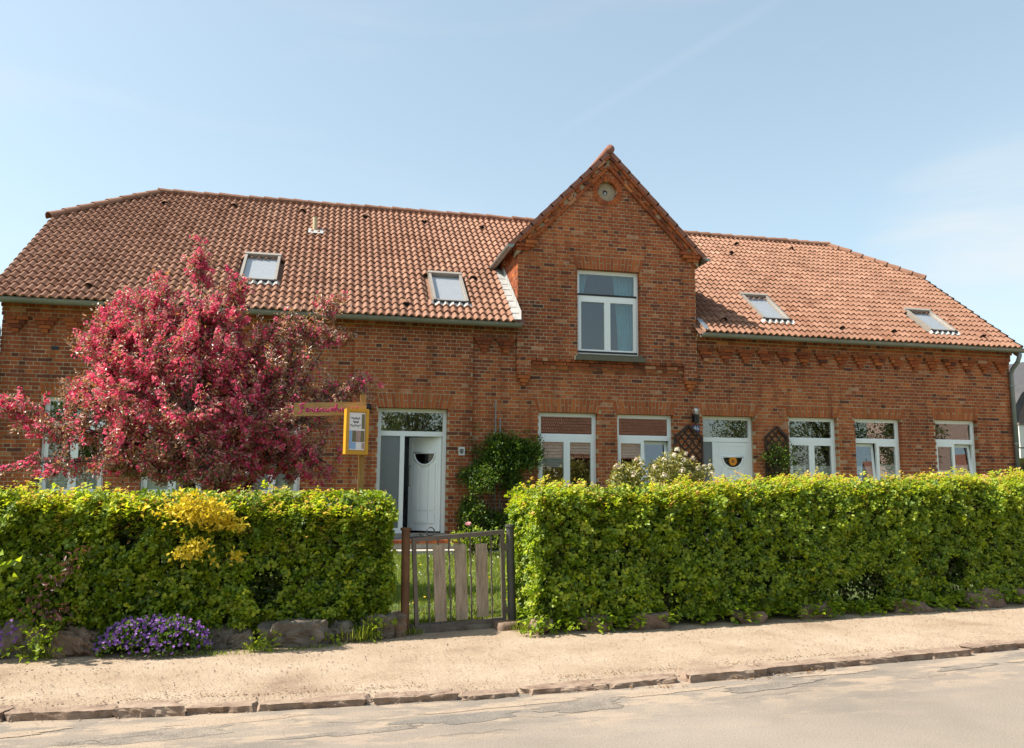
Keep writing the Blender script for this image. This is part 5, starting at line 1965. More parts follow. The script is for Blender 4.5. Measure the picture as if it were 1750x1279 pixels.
# larger-leaved ground cover at the foot of the right hedge
d, nf, L = frame2((1.93, 8.10), (10.6, 9.38))
rg = np.random.default_rng(9)
n = 170
u = np.concatenate([rg.uniform(0.1, 1.4, 40), rg.uniform(1.4, 7.3, n - 40)])
v = rg.uniform(-0.14, 0.16, n)
C = np.stack([1.93 + d[0] * u - nf[0] * v, 8.10 + d[1] * u - nf[1] * v, 0.07 + rg.uniform(0.0, 0.10, n)], 1)
k = 9
B = np.repeat(C, k, 0) + rg.normal(0, 0.045, (n * k, 3)) * np.array([1, 0.6, 0.7])
dirs = rdir(n * k, rg) * np.array([1, 1, 0.4]) + np.array([nf[0] * 0.5, nf[1] * 0.5, 0.15])
o = leaves('ground_cover', 'hedge_leaf', None, B + np.array([0, 0, 0.05]), dirs, np.array([0, 0, 1]) + rg.normal(0, 0.35, (n * k, 3)), rg.uniform(0.05, 0.085, n * k), rg.uniform(0.04, 0.06, n * k), rg.uniform(0.2, 0.72, n * k))
tag(o, 'broad-leaved ground cover along the foot of the right hedge', 'ground cover', None, 'stuff')


def cluster_plant(name, label, cat, mat, C, spread, k, lrange, wr, tone, seed, nbias=(0, 0, 0.4), group=None, stems=True, foot=None, stem_mat='twig'):
    """leaves in tufts round the points C, thin stems from the foot"""
    rg = np.random.default_rng(seed)
    root = thing(name, label, cat, tuple(foot if foot is not None else C.mean(0)), group)
    n = len(C)
    B = np.repeat(C, k, 0) + rg.normal(0, 1, (n * k, 3)) * spread
    D_ = rdir(n * k, rg) + np.array(nbias)
    ln = rg.uniform(*lrange, n * k)
    o = leaves('foliage', mat, root, B, D_, rdir(n * k, rg) + np.array([0, -0.3, 0.9]), ln, ln * wr, rg.uniform(*tone, n * k))
    o['kind'] = 'stuff'
    if stems and foot is not None:
        m = MB()
        for c in C[:: max(1, n // 45)]:
            f_ = Vector(foot) + Vector((rg.normal(0, 0.05), rg.normal(0, 0.03), 0))
            e = Vector(c)
            mid = f_.lerp(e, 0.5) + Vector((rg.normal(0, 0.05), rg.normal(0, 0.04), 0.06))
            m.tube([f_, mid, e], [0.010, 0.007, 0.003], 5, caps=False)
        m.build('stem', stem_mat, root)
    return root


rg = np.random.default_rng(21)
# golden shrub growing through the left hedge
C = np.concatenate([rg.normal(0, 1, (75, 3)) * [0.15, 0.05, 0.085] + [-1.13, 7.90, 1.33], rg.normal(0, 1, (26, 3)) * [0.08, 0.03, 0.045] + [-0.84, 7.93, 1.20],
                    rg.normal(0, 1, (24, 3)) * [0.09, 0.03, 0.05] + [-1.19, 7.87, 0.95], rg.normal(0, 1, (6, 3)) * [0.035, 0.02, 0.02] + [-0.80, 7.92, 0.90]])
cluster_plant('golden_shrub', 'golden yellow variegated shrub growing out of the left hedge', 'shrub', 'golden_leaf', C, 0.026, 9, (0.038, 0.062), 0.55, (0.25, 1.0), 22, stems=False, foot=(-1.1, 8.15, 0.1))
# red leaved shoots
C = np.concatenate([rg.normal(0, 1, (8, 3)) * [0.05, 0.02, 0.07] + [-2.10, 7.72, 0.86], rg.normal(0, 1, (8, 3)) * [0.06, 0.02, 0.07] + [-2.27, 7.72, 0.70], rg.normal(0, 1, (12, 3)) * [0.09, 0.03, 0.06] + [-2.22, 7.74, 0.42]])
cluster_plant('red_leaved_shoot', 'dark red leafy shoots low in the left hedge', 'plant', 'red_leaf', C, 0.02, 4, (0.05, 0.08), 0.4, (0, 1), 23, (0, -0.2, -0.2), stems=False, foot=(-2.2, 7.85, 0.1))
C = rg.normal(0, 1, (14, 3)) * [0.07, 0.04, 0.10] + [-2.62, 7.66, 0.88]
cluster_plant('broad_leaved_plant', 'plant with broad shiny leaves at the left edge of the hedge', 'plant', 'hedge_leaf', C, 0.03, 2, (0.08, 0.12), 0.75, (0.45, 0.75), 24, (0, -0.3, 0), stems=False, foot=(-2.7, 7.9, 0.1))

# violet cushion
vroot = thing('violet_cushion', 'cushion of violet flowers at the foot of the left hedge', 'flowers', (-1.43, 7.9, 0.07))
n = 3400
a = rg.uniform(0, 2 * np.pi, n); q = rg.uniform(0, 1, n) ** 0.5
zz_ = np.sqrt(np.clip(1 - q * q, 0, 1))
C = np.stack([-1.43 + 0.48 * q * np.cos(a), 7.88 + 0.19 * q * np.sin(a), 0.08 + 0.36 * zz_ * (0.75 + 0.25 * np.sin(5 * a) * q)], 1)
o = leaves('foliage', 'dark_leaf', vroot, C + rg.normal(0, 0.02, (n, 3)), rdir(n, rg) + [0, -0.3, 0.5], rdir(n, rg), rg.uniform(0.025, 0.045, n), rg.uniform(0.018, 0.028, n), rg.uniform(0.2, 0.9, n))
o['kind'] = 'stuff'
nf_ = 900
sel = rg.choice(n, nf_)
Cf = C[sel] + np.array([0, -0.02, 0.02]) + rg.normal(0, 0.012, (nf_, 3))
k = 5
B = np.repeat(Cf, k, 0)
ang = np.tile(np.arange(k) * 2 * np.pi / k, nf_)
fx = rdir(nf_, rg) * 0.5 + np.array([-0.1, -0.8, 0.6])
fx /= np.linalg.norm(fx, axis=1, keepdims=True)
def petals(cent, face, k, L, W_, tone, rg):
    n = len(cent)
    ref = np.array([0.3, 0.2, 1.0])
    a = np.cross(face, ref); a /= np.linalg.norm(a, axis=1, keepdims=True)
    b = np.cross(face, a)
    th = np.tile(np.arange(k) * 2 * np.pi / k, n) + np.repeat(rg.uniform(0, 6, n), k)
    A, Bv, Fv = np.repeat(a, k, 0), np.repeat(b, k, 0), np.repeat(face, k, 0)
    D_ = A * np.cos(th)[:, None] + Bv * np.sin(th)[:, None] + Fv * rg.uniform(0.1, 0.6, (n * k, 1))
    return np.repeat(cent, k, 0), D_, Fv, L, W_, np.clip(np.repeat(tone, k) + rg.normal(0, 0.1, n * k), 0, 1)
pp = petals(Cf, fx, 5, 0.016, 0.015, rg.uniform(0, 1, nf_), rg)
o = leaves('blossom', 'violet_flower', vroot, *pp)
o['kind'] = 'stuff'
C2 = np.stack([rg.uniform(-2.75, -2.5, 30), rg.uniform(7.72, 7.85, 30), rg.uniform(0.22, 0.42, 30)], 1)
vr2 = thing('violet_cushion', 'few violet flowers at the left picture edge above the boulder', 'flowers', (-2.6, 7.8, 0.1))
pp = petals(C2, rdir(30, rg) * 0.4 + np.array([0, -0.9, 0.4]), 5, 0.016, 0.015, rg.uniform(0, 1, 30), rg)
leaves('blossom', 'violet_flower', vr2, *pp)['kind'] = 'stuff'

# grass tufts and weeds by the stones
for (wx, wy, wz, sp_, n_, lb) in ((-2.32, 7.74, 0.2, (0.10, 0.04, 0.07), 26, 'leafy green weed between the two leftmost boulders'), (-0.52, 7.90, 0.13, (0.07, 0.03, 0.05), 16, 'leafy weed between the squared and the wide boulder'),
                                  (0.02, 8.04, 0.16, (0.06, 0.03, 0.06), 14, 'leafy weed right of the wide boulder'), (0.42, 8.18, 0.15, (0.10, 0.04, 0.05), 22, 'leafy weed below the tall boulder by the gate'),
                                  (2.12, 8.12, 0.17, (0.10, 0.05, 0.06), 26, 'pale leafy weed at the left foot of the right hedge')):
    C = rg.normal(0, 1, (n_, 3)) * sp_ + [wx, wy, wz]
    cluster_plant('weed', lb, 'weed', 'hedge_leaf', C, 0.02, 5, (0.035, 0.065), 0.5, (0.3, 0.75), int(wx * 100) % 97 + 200, (0, -0.2, 0.3), 'weeds by the stones', False, (wx, wy, 0.07))


def tuft(name, label, x, y, n, h, spread, z=0.07, seed=1, group='weeds along the pavement edge', mat='grass_blade'):
    rg = np.random.default_rng(seed)
    P = np.stack([x + rg.normal(0, spread, n), y + rg.normal(0, spread * 0.5, n), np.full(n, z)], 1)
    D_ = rdir(n, rg) * 0.45 + np.array([0, -0.12, 1])
    o = leaves(name, mat, None, P, D_, rdir(n, rg), rg.uniform(0.5, 1, n) * h, rg.uniform(0.005, 0.009, n), rg.uniform(0, 1, n), 0.1)
    tag(o, label, 'grass', group)


tuft('grass_tuft', 'grass tuft between the last two boulders by the rusty post', 0.36, 8.15, 110, 0.20, 0.09, seed=31)
tuft('grass_tuft', 'grass tuft at the foot of the dark grey gate post', 2.02, 8.35, 70, 0.16, 0.07, seed=32)
tuft('grass_tuft', 'small grass tuft between the violet flowers and the wide boulder', -0.56, 7.9, 70, 0.10, 0.07, seed=33)
tuft('grass_tuft', 'weedy grass tuft between the two leftmost boulders', -2.3, 7.84, 80, 0.14, 0.08, seed=34)
tuft('grass_tuft', 'grass tuft at the foot of the rusty gate post', 0.86, 8.36, 60, 0.12, 0.06, seed=35)
n = 900
xx = rg.uniform(-3, 1.0, n)
P = np.stack([xx, np.array([poly_at([(-3, 7.72), (-0.6, 7.80), (0.6, 8.05), (1.0, 8.3)], q) for q in xx]) + rg.normal(0, 0.03, n), np.full(n, 0.068)], 1)
keep = snoise(4, 3.0)(P) > 0.1
P = P[keep]; n = len(P)
tag(leaves('edge_grass', 'grass_blade', None, P, rdir(n, rg) * 0.6 + [0, -0.2, 0.8], rdir(n, rg), rg.uniform(0.02, 0.055, n), 0.006, rg.uniform(0, 1, n), 0.1), 'sparse low grass along the pavement edge under the left hedge', 'grass', None, 'stuff')
# grass and litter along the kerb
n = 1500
xx = rg.uniform(-3.0, 8, n)
P = np.stack([xx, np.array([poly_at(KERB, q) for q in xx]) + 0.17 + np.abs(rg.normal(0, 0.06, n)), np.full(n, 0.062)], 1)
keep = snoise(8, 2.2)(P) > 0.75
P = P[keep]; n = len(P)
tag(leaves('kerb_grass', 'dry_litter', None, P, rdir(n, rg) * [1, 1, 0.25] + [0, 0, 0.12], rdir(n, rg), rg.uniform(0.01, 0.03, n), 0.006, rg.uniform(0.3, 1, n), 0.1), 'dry grass and litter along the kerb stones', 'litter', None, 'stuff')
n = 700
xx = rg.uniform(-3.0, 8, n)
P = np.stack([xx, np.array([poly_at(KERB, q) for q in xx]) - 0.05 - np.abs(rg.normal(0, 0.04, n)), np.full(n, 0.012)], 1)
keep = snoise(18, 1.8)(P) > 0.55
P = P[keep]; n = len(P)
tag(leaves('gutter_litter', 'dry_litter', None, P, rdir(n, rg) * [1, 1, 0.2], rdir(n, rg) * 0.3 + [0, 0, 1], rg.uniform(0.02, 0.045, n), rg.uniform(0.008, 0.018, n), rg.uniform(0, 0.8, n), 0.15), 'brown dead leaves lying on the road against the kerb', 'litter', None, 'stuff')
n = 1100
P = np.stack([rg.uniform(-3, 9, n), rg.uniform(0, 1, n), np.zeros(n)], 1)
P[:, 1] = [lerp(poly_at(KERB, p[0]) + 0.15, poly_at(WALKBACK, p[0]) - 0.05, p[1]) for p in P]
P[:, 2] = 0.078
tag(leaves('pavement_litter', 'dry_litter', None, P, rdir(n, rg) * [1, 1, 0.1], rdir(n, rg) * 0.2 + [0, 0, 1], rg.uniform(0.006, 0.02, n), rg.uniform(0.005, 0.01, n), rg.uniform(0, 1, n), 0.15), 'scattered crumbs and bits of leaf on the sandy pavement', 'litter', None, 'stuff')

n = 5200
P = np.stack([rg.uniform(-3, 10, n), rg.uniform(0, 1, n), np.full(n, 0.074)], 1)
kb = rg.uniform(size=n) < 0.2
P[:, 1] = [lerp(poly_at(KERB, p[0]) - 0.05, poly_at(KERB, p[0]) + 0.35, p[1]) if q else lerp(poly_at(KERB, p[0]) + 0.1, poly_at(WALKBACK, p[0]) - 0.02, p[1]) for p, q in zip(P, kb)]
P[:, 2] = np.where([p[1] < poly_at(KERB, p[0]) for p in P], 0.006, np.where(kb, 0.062, 0.074))
m = MB()
for p in P:
    r_ = abs(rg.normal(0.004, 0.0022)) + 0.0018
    a_ = rg.uniform(0, 6.28)
    c_a, s_a = math.cos(a_) * r_, math.sin(a_) * r_
    e_ = rg.uniform(0.6, 1.3)
    m.add([(p[0] + c_a, p[1] + s_a, p[2]), (p[0] - s_a * e_, p[1] + c_a * e_, p[2]), (p[0] - c_a, p[1] - s_a, p[2]), (p[0] + s_a * e_, p[1] - c_a * e_, p[2]), (p[0], p[1], p[2] + r_ * 0.9)],
          [(0, 1, 4), (1, 2, 4), (2, 3, 4), (3, 0, 4)], rg.uniform(0, 1))
tag(m.build('grit', 'granite_kerb', None), 'loose grit and pebbles on the sandy pavement', 'grit', None, 'stuff')

# lawn blades seen over and through the gate
n = 60000
P = np.stack([rg.uniform(-1.5, 6.5, n), rg.uniform(0, 1, n) ** 1.3, np.zeros(n)], 1)
P[:, 1] = 8.75 + P[:, 1] * 7.1
P[:, 2] = 0.09 + 0.11 * np.clip((P[:, 1] - 8.9) / 7.1, 0, 1)
tag(leaves('lawn_grass', 'grass_blade', None, P, rdir(n, rg) * 0.55 + [0, 0, 0.9], rdir(n, rg), rg.uniform(0.05, 0.10, n), rg.uniform(0.006, 0.011, n), rg.uniform(0.1, 1, n), 0.1), 'bright green lawn grass behind the garden gate', 'grass', None, 'stuff')
n = 60
P = np.stack([rg.uniform(0.3, 4.5, n), rg.uniform(9.0, 15.3, n), np.zeros(n)], 1); P[:, 2] = 0.20 + 0.1 * (P[:, 1] - 9) / 6
pp = petals(P, rdir(n, rg) * 0.3 + np.array([0, -0.4, 0.9]), 7, 0.016, 0.010, rg.uniform(0, 1, n), rg)
tag(leaves('daisies', 'daisy_white', None, *pp), 'white daisies sprinkled over the lawn', 'flowers', None, 'stuff')
n = 16
P = np.stack([rg.uniform(0.6, 3.2, n), rg.uniform(9.0, 14.0, n), np.zeros(n)], 1); P[:, 2] = 0.22 + 0.08 * (P[:, 1] - 9) / 6
pp = petals(P, rdir(n, rg) * 0.3 + np.array([0, -0.4, 0.9]), 10, 0.02, 0.012, rg.uniform(0, 1, n), rg)
tag(leaves('dandelions', 'yellow_flower', None, *pp), 'yellow dandelions in the lawn behind the gate', 'flowers', None, 'stuff')

# ------------------------------------------------------------------ climbers and garden shrubs
def blob(rg, n, c, r):
    q = rdir(n, rg) * (rg.uniform(0, 1, (n, 1)) ** 0.45)
    return q * np.array(r) + np.array(c)


C = np.stack([rg.uniform(2.62, 4.32, 2600), 16.52 - np.abs(rg.normal(0, 0.20, 2600)), rg.uniform(0.25, 2.72, 2600)], 1)
C[:, 1] -= 0.28 * np.exp(-((C[:, 0] - 3.05) / 0.35) ** 2 - ((C[:, 2] - 1.55) / 0.5) ** 2)
den = 0.35 * snoise(83, 3.2)(C) + 0.25 * snoise(84, 7.0)(C)
core_ = np.maximum.reduce([np.exp(-((C[:, 0] - a) / b) ** 2 - ((C[:, 2] - c) / d) ** 2) for a, b, c, d in ((3.45, 0.6, 2.28, 0.3), (4.0, 0.3, 2.2, 0.3), (3.05, 0.42, 1.55, 0.4), (3.65, 0.35, 1.5, 0.25), (3.0, 0.32, 0.8, 0.4), (3.75, 0.4, 0.6, 0.3))])
C = C[core_ + 0.8 * den > 0.45]
C = np.concatenate([C, np.stack([rg.uniform(2.6, 4.4, 26), np.full(26, 16.5), rg.uniform(0.8, 2.75, 26)], 1)])
cluster_plant('climbing_rose', 'dark green climbing rose on the wall between open door and window', 'climber', 'dark_leaf', C, 0.05, 16, (0.036, 0.06), 0.66, (0.05, 0.95), 41, (-0.1, -0.4, 0.2), foot=(3.2, 16.3, 0.2))
for (x, z0_, z1_) in ((3.37, 0.3, 3.28), (3.47, 0.3, 2.9)):
    m = MB(); m.tube([(x, YF - 0.06, z0_), (x, YF - 0.06, z1_)], 0.012, 8)
    tag(m.build('climbing_pole', 'zinc_pipe', None), 'thin grey climbing pole on the wall, ' + ('taller one' if z1_ > 3 else 'shorter one'), 'pole', 'climbing poles')
C = np.concatenate([blob(rg, 60, (9.82, 16.42, 2.2), (0.36, 0.14, 0.34)), blob(rg, 60, (9.8, 16.4, 1.5), (0.4, 0.16, 0.5)), blob(rg, 7, (9.42, 16.4, 2.2), (0.12, 0.05, 0.12))])
cluster_plant('trellis_climber', 'green climber covering the trellis right of the closed door', 'climber', 'dark_leaf', C, 0.055, 18, (0.03, 0.055), 0.65, (0.3, 0.95), 42, (-0.1, -0.4, 0.2), foot=(9.82, 16.4, 0.2))
# rhododendron
FCC = np.array([(4.90, 13.5, 1.86), (5.02, 13.6, 1.80), (5.28, 13.5, 1.98), (5.42, 13.6, 1.92), (5.62, 13.5, 1.86), (5.80, 13.5, 1.98), (6.05, 13.5, 2.12), (6.20, 13.5, 2.06), (6.34, 13.5, 2.0), (6.52, 13.4, 1.86), (6.68, 13.5, 1.88)])
C = np.concatenate([blob(rg, 110, (5.75, 13.9, 1.25), (1.05, 0.7, 0.72)), blob(rg, 70, (6.15, 13.8, 1.72), (0.5, 0.4, 0.36)), blob(rg, 30, (5.2, 13.7, 1.65), (0.4, 0.35, 0.25)), FCC + [0, 0.03, -0.07]])
rh = cluster_plant('rhododendron', 'pale flowering rhododendron in front of the windows behind the right hedge', 'shrub', 'rhodo_leaf', C, 0.055, 24, (0.07, 0.12), 0.32, (0, 1), 43, (0, -0.1, 0.3), foot=(5.8, 13.9, 0.15))
FC = np.array([(4.90, 13.5, 1.86), (5.02, 13.6, 1.80), (5.28, 13.5, 1.98), (5.42, 13.6, 1.92), (5.18, 13.4, 1.72), (5.62, 13.5, 1.86), (5.80, 13.5, 1.98), (5.95, 13.4, 2.06), (6.05, 13.5, 2.16), (6.20, 13.5, 2.10), (6.12, 13.4, 1.98), (6.34, 13.5, 2.02), (6.52, 13.4, 1.86), (6.40, 13.4, 1.84), (6.68, 13.5, 1.88), (6.05, 13.3, 1.80), (5.72, 13.3, 1.72), (6.6, 13.3, 1.75)])
k = 16
cc = np.repeat(FC, k, 0) + rdir(len(FC) * k, rg) * 0.036 + [0, 0, 0.02]
fc = cc - np.repeat(FC, k, 0) + [0, 0, 0.02]
fc /= np.linalg.norm(fc, axis=1, keepdims=True)
pp = petals(cc, fc, 5, 0.026, 0.02, np.repeat(rg.uniform(0.2, 1, len(FC)), k), rg)
leaves('blossom', 'rhodo_flower', rh, *pp)['kind'] = 'stuff'
# pink garden flowers behind the gate
fl = thing('pink_flower', 'pink flower on a thin stem just behind the top rail of the gate', 'flower', (1.58, 9.4, 0.12))
m = MB(); m.tube([(1.60, 9.4, 0.12), (1.61, 9.4, 0.7), (1.605, 9.4, 1.10)], 0.006, 6); m.tube([(1.61, 9.4, 0.6), (1.58, 9.4, 0.98)], 0.005, 6); m.build('stem', 'hedge_leaf', fl)
cc = np.array([(1.605, 9.4, 1.10), (1.605, 9.39, 1.11), (1.58, 9.4, 0.98)])
pp = petals(cc, np.array([(0, -0.7, 0.7), (0.1, -0.5, 0.9), (0, -0.8, 0.5)]), 7, 0.04, 0.035, np.array([0.6, 0.9, 0.4]), rg)
leaves('blossom', 'pink_flower', fl, *pp)
C = blob(rg, 40, (2.9, 15.4, 0.5), (0.8, 0.3, 0.25))
cluster_plant('border_plant', 'low leafy border plant beside the doorstep of the open door', 'plant', 'hedge_leaf', C, 0.06, 14, (0.05, 0.09), 0.5, (0.1, 0.8), 44, foot=(2.9, 15.5, 0.2))

# ------------------------------------------------------------------ crab apple tree
tree = thing('crab_apple_tree', 'crab apple tree in deep pink blossom with bronze leaves', 'tree', (-1.7, 11.0, 0.12))
rg = np.random.default_rng(99)
ELL = [  # centre, radii, spurs
    ((-1.9, 11.0, 2.45), (1.25, 1.2, 0.85), 640), ((-1.95, 11.0, 3.20), (1.0, 0.95, 0.6), 400), ((-2.2, 11.0, 3.70), (0.72, 0.5, 0.34), 130), ((-1.5, 11.0, 3.75), (0.45, 0.5, 0.32), 50),
    ((-1.73, 11.0, 4.45), (0.09, 0.09, 0.36), 22), ((-1.25, 11.0, 4.05), (0.15, 0.2, 0.46), 28), ((-2.2, 11.0, 4.05), (0.12, 0.2, 0.3), 12),
    ((-2.75, 11.0, 3.30), (0.42, 0.5, 0.32), 55), ((-2.95, 11.0, 2.55), (0.45, 0.5, 0.3), 30), ((-3.25, 11.0, 2.2), (0.5, 0.5, 0.2), 30), ((-3.7, 10.9, 2.45), (0.34, 0.22, 0.13), 22),
    ((-3.2, 10.8, 1.72), (0.6, 0.45, 0.14), 24), ((-2.3, 10.7, 1.75), (0.7, 0.6, 0.2), 60),
    ((-1.0, 11.0, 3.05), (0.6, 0.7, 0.5), 85), ((-0.45, 11.0, 3.60), (0.45, 0.2, 0.14), 30), ((-0.75, 11.0, 3.4), (0.3, 0.3, 0.2), 24), ((-0.5, 11.0, 2.95), (0.5, 0.5, 0.36), 48), ((-0.02, 11.0, 3.92), (0.2, 0.12, 0.12), 12), ((0.02, 11.0, 3.52), (0.2, 0.12, 0.10), 8),
    ((-0.75, 11.0, 2.3), (0.8, 0.9, 0.6), 190), ((0.0, 11.0, 2.68), (0.5, 0.35, 0.24), 36), ((0.42, 11.0, 2.86), (0.18, 0.18, 0.14), 9), ((-0.3, 11.0, 1.85), (0.5, 0.6, 0.3), 45), ((-1.3, 10.9, 1.75), (0.9, 0.9, 0.32), 130)]
SP = np.concatenate([blob(rg, n_, c, r) for c, r, n_ in ELL])
ELLID = np.concatenate([np.full(n_, i) for i, (c, r, n_) in enumerate(ELL)])
# skeleton: stems, then limbs towards each lobe
limbs = []
def limb(pts, r0, r1, n=9, seed=0):
    pts = [Vector(p) for p in pts]
    out = []
    for i in range(n + 1):
        t = i / n
        # quadratic/cubic bezier through control points
        q = pts[:]
        while len(q) > 1:
            q = [q[j].lerp(q[j + 1], t) for j in range(len(q) - 1)]
        w = 0.03 * math.sin(3.1 * t + seed) * (1 - abs(2 * t - 1))
        out.append(q[0] + Vector((w, 0.5 * w, 0)))
    rad = [lerp(r0, r1, (i / n) ** 0.8) for i in range(n + 1)]
    limbs.append((out, rad))
    return out


b0 = Vector((-1.70, 11.0, 0.08))
st1 = limb([b0, (-1.69, 11.0, 0.9), (-1.70, 11.0, 1.7)], 0.10, 0.07)
st2 = limb([b0 + Vector((0.08, 0.02, 0.1)), (-1.45, 11.0, 0.8), (-1.02, 11.0, 1.45), (-0.75, 11.0, 2.0)], 0.075, 0.045)
st3 = limb([b0 + Vector((0.05, 0.0, 0.2)), (-1.5, 11.1, 1.0), (-1.28, 11.1, 1.5), (-1.25, 11.1, 2.1)], 0.06, 0.04)
top1, top2, top3 = st1[-1], st2[-1], st3[-1]
for i, (c, r, n_) in enumerate(ELL):
    c = Vector(c)
    src = top2 if c.x > -0.9 else (top1 if c.x < -1.3 else top3)
    far = c + (c - src).normalized() * max(r) * 0.8
    limb([src, src.lerp(far, 0.4) + Vector((0, 0, 0.25)), far], 0.035 if n_ > 40 else 0.013, 0.005, 10, i)
    for j in range(3 if n_ > 50 else (1 if n_ > 20 else 0)):
        q = Vector(blob(rg, 1, c, r)[0])
        limb([src.lerp(c, 0.3), src.lerp(q, 0.6) + Vector((0, 0, 0.12)), q], 0.022, 0.005, 8, i * 7 + j)
SK = np.array([p[:] for L_, _ in limbs[3:] for p in L_])
m = MB()
for pts, rad in limbs[:3]:
    m.tube(pts, rad, 10, caps=False)
trunk = m.build('trunk', 'bark', tree, smooth=True)
for pts, rad in limbs[3:]:
    m = MB(); m.tube(pts, rad, 6, caps=False); m.build('branch', 'bark', trunk, smooth=True)
tw = MB()
tips, tdirs = [], []
for p in SP:
    dd = np.linalg.norm(SK - p, axis=1) + 0.25 * np.maximum(0, SK[:, 2] - p[2])
    a = Vector(SK[np.argmin(dd)])
    e = Vector(p)
    if (e - a).length > 0.03:
        mid = a.lerp(e, 0.55) + Vector((rg.normal(0, 0.04), rg.normal(0, 0.04), 0.04))
        tw.tube([a, mid, e], [0.006, 0.0045, 0.0025], 4, caps=False)
    dv = (e - a)
    dv = dv.normalized() if dv.length > 0.01 else Vector((0, 0, 1))
    tips.append(p); tdirs.append(dv[:])
tw.build('twigs', 'bark', tree)['kind'] = 'stuff'
tips, tdirs = np.array(tips), np.array(tdirs)
tdirs = tdirs + np.array([0, 0, 0.5]); tdirs /= np.linalg.norm(tdirs, axis=1, keepdims=True)
ns = len(tips)
bronze = snoise(61, 1.6)(tips) + 0.45 * (tips[:, 0] > -1.1) + 0.5 * (tips[:, 2] > 3.9)      # stretches with more leaf than blossom
nfl = np.where(bronze > 0.3, 9, 26).astype(int)
nlf = np.where(bronze > 0.3, 54, 30).astype(int)
idx = np.repeat(np.arange(ns), nfl)
t_ = rg.uniform(-0.22, 0.06, len(idx))
c0 = tips[idx] + tdirs[idx] * t_[:, None]
sub = (np.floor(t_ / 0.07).astype(int) + idx * 17)
offs = np.stack([np.sin(sub * 12.9898), np.sin(sub * 78.233), np.sin(sub * 37.719)], 1) * 0.055
rd = rdir(len(idx), rg)
cent = c0 + offs + rd * 0.03
pp = petals(cent, rd + np.array([0, -0.15, 0.25]), 5, rg.uniform(0.017, 0.026, len(idx) * 5), 0.02, np.clip(0.6 + 0.25 * np.sin(sub * 3.3) + rg.normal(0, 0.15, len(idx)), 0, 1), rg)
leaves('blossom', 'crab_blossom', tree, *pp)['kind'] = 'stuff'
idx = np.repeat(np.arange(ns), nlf)
t_ = rg.uniform(-0.28, 0.10, len(idx))
c0 = tips[idx] + tdirs[idx] * t_[:, None] + rdir(len(idx), rg) * rg.uniform(0.0, 0.07, (len(idx), 1))
dl = rdir(len(idx), rg) + tdirs[idx] * 0.7 + np.array([0, 0, -0.1])
ln = rg.uniform(0.035, 0.065, len(idx))
leaves('leaf_mass', 'bronze_leaf', tree, c0, dl, rdir(len(idx), rg) + [0, 0, 0.6], ln, ln * rg.uniform(0.3, 0.45, len(idx)), np.clip(rg.normal(0.5, 0.25, len(idx)), 0, 1))['kind'] = 'stuff'

# ------------------------------------------------------------------ neighbouring house at the right
nh = thing('neighbour_house', 'neighbouring house with dark curved roof and white balcony at the right edge', 'house', (29, 30, 0))
NX0, NY = 25.5, 26.0
boxpart('wall', 'cream_render', nh, NX0 + 0.15, 34, NY + 1.2, 36, 0, 2.75)
m = MB(); m.box(NX0 + 0.3, 34, NY + 1.0, 36, 3.0, 4.2)
for i in range(6):
    m.box(NX0 + 0.28, 34, NY + 0.985 + 0.002 * i, NY + 1.02, 3.6 + i * 0.24, 3.6 + i * 0.24 + 0.2)
m.build('shingle_wall', 'shingle_brown', nh)
m = MB()
prof = [(NX0 - 0.25, 3.95), (NX0 - 0.05, 4.6), (NX0 + 0.3, 5.1), (NX0 + 0.9, 5.5), (NX0 + 2.2, 6.1), (NX0 + 4.3, 7.0), (NX0 + 6.4, 6.1), (NX0 + 7.7, 5.5), (NX0 + 8.4, 5.0), (NX0 + 8.8, 4.0)]
inn = [(lerp(px_, NX0 + 4.3, 0.05), pz - 0.22) for px_, pz in prof]
n = len(prof)
for i in range(n - 1):
    q = [prof[i], prof[i + 1], inn[i + 1], inn[i]]
    m.hexa([(a, NY - 0.1, b) for a, b in q[::-1]] + [(a, 36.2, b) for a, b in q[::-1]])
m.build('roof', 'slate_roof', nh)
m = MB(); pts = [(a, NY + 1.0, b - 0.1) for a, b in inn] + [(NX0 + 8.3, NY + 1.0, 4.15), (NX0 + 0.1, NY + 1.0, 4.15)]
m.add(pts, [tuple(range(len(pts)))]); m.build('gable_wall', 'shingle_brown', nh)
bal = boxpart('balcony', 'white_render', nh, NX0 - 0.05, 34, NY - 0.2, NY + 1.0, 2.62, 2.98)
for i in range(20):
    boxpart('balustrade_board', 'white_render', bal, NX0 - 0.02 + i * 0.32, NX0 + 0.27 + i * 0.32, NY - 0.18, NY - 0.14, 3.03, 3.86)
boxpart('handrail', 'shingle_brown', bal, NX0 - 0.05, 34, NY - 0.22, NY - 0.1, 3.87, 3.95)
for i in range(3):
    w_ = boxpart('window', 'shingle_brown', nh, NX0 + 0.3 + i * 2.6, NX0 + 2.3 + i * 2.6, NY + 1.15, NY + 1.22, 0.5, 2.45)
    boxpart('pane', 'dark_glass', w_, NX0 + 0.4 + i * 2.6, NX0 + 1.25 + i * 2.6, NY + 1.13, NY + 1.15, 0.6, 2.35)
    boxpart('pane', 'dark_glass', w_, NX0 + 1.35 + i * 2.6, NX0 + 2.2 + i * 2.6, NY + 1.13, NY + 1.15, 0.6, 2.35)

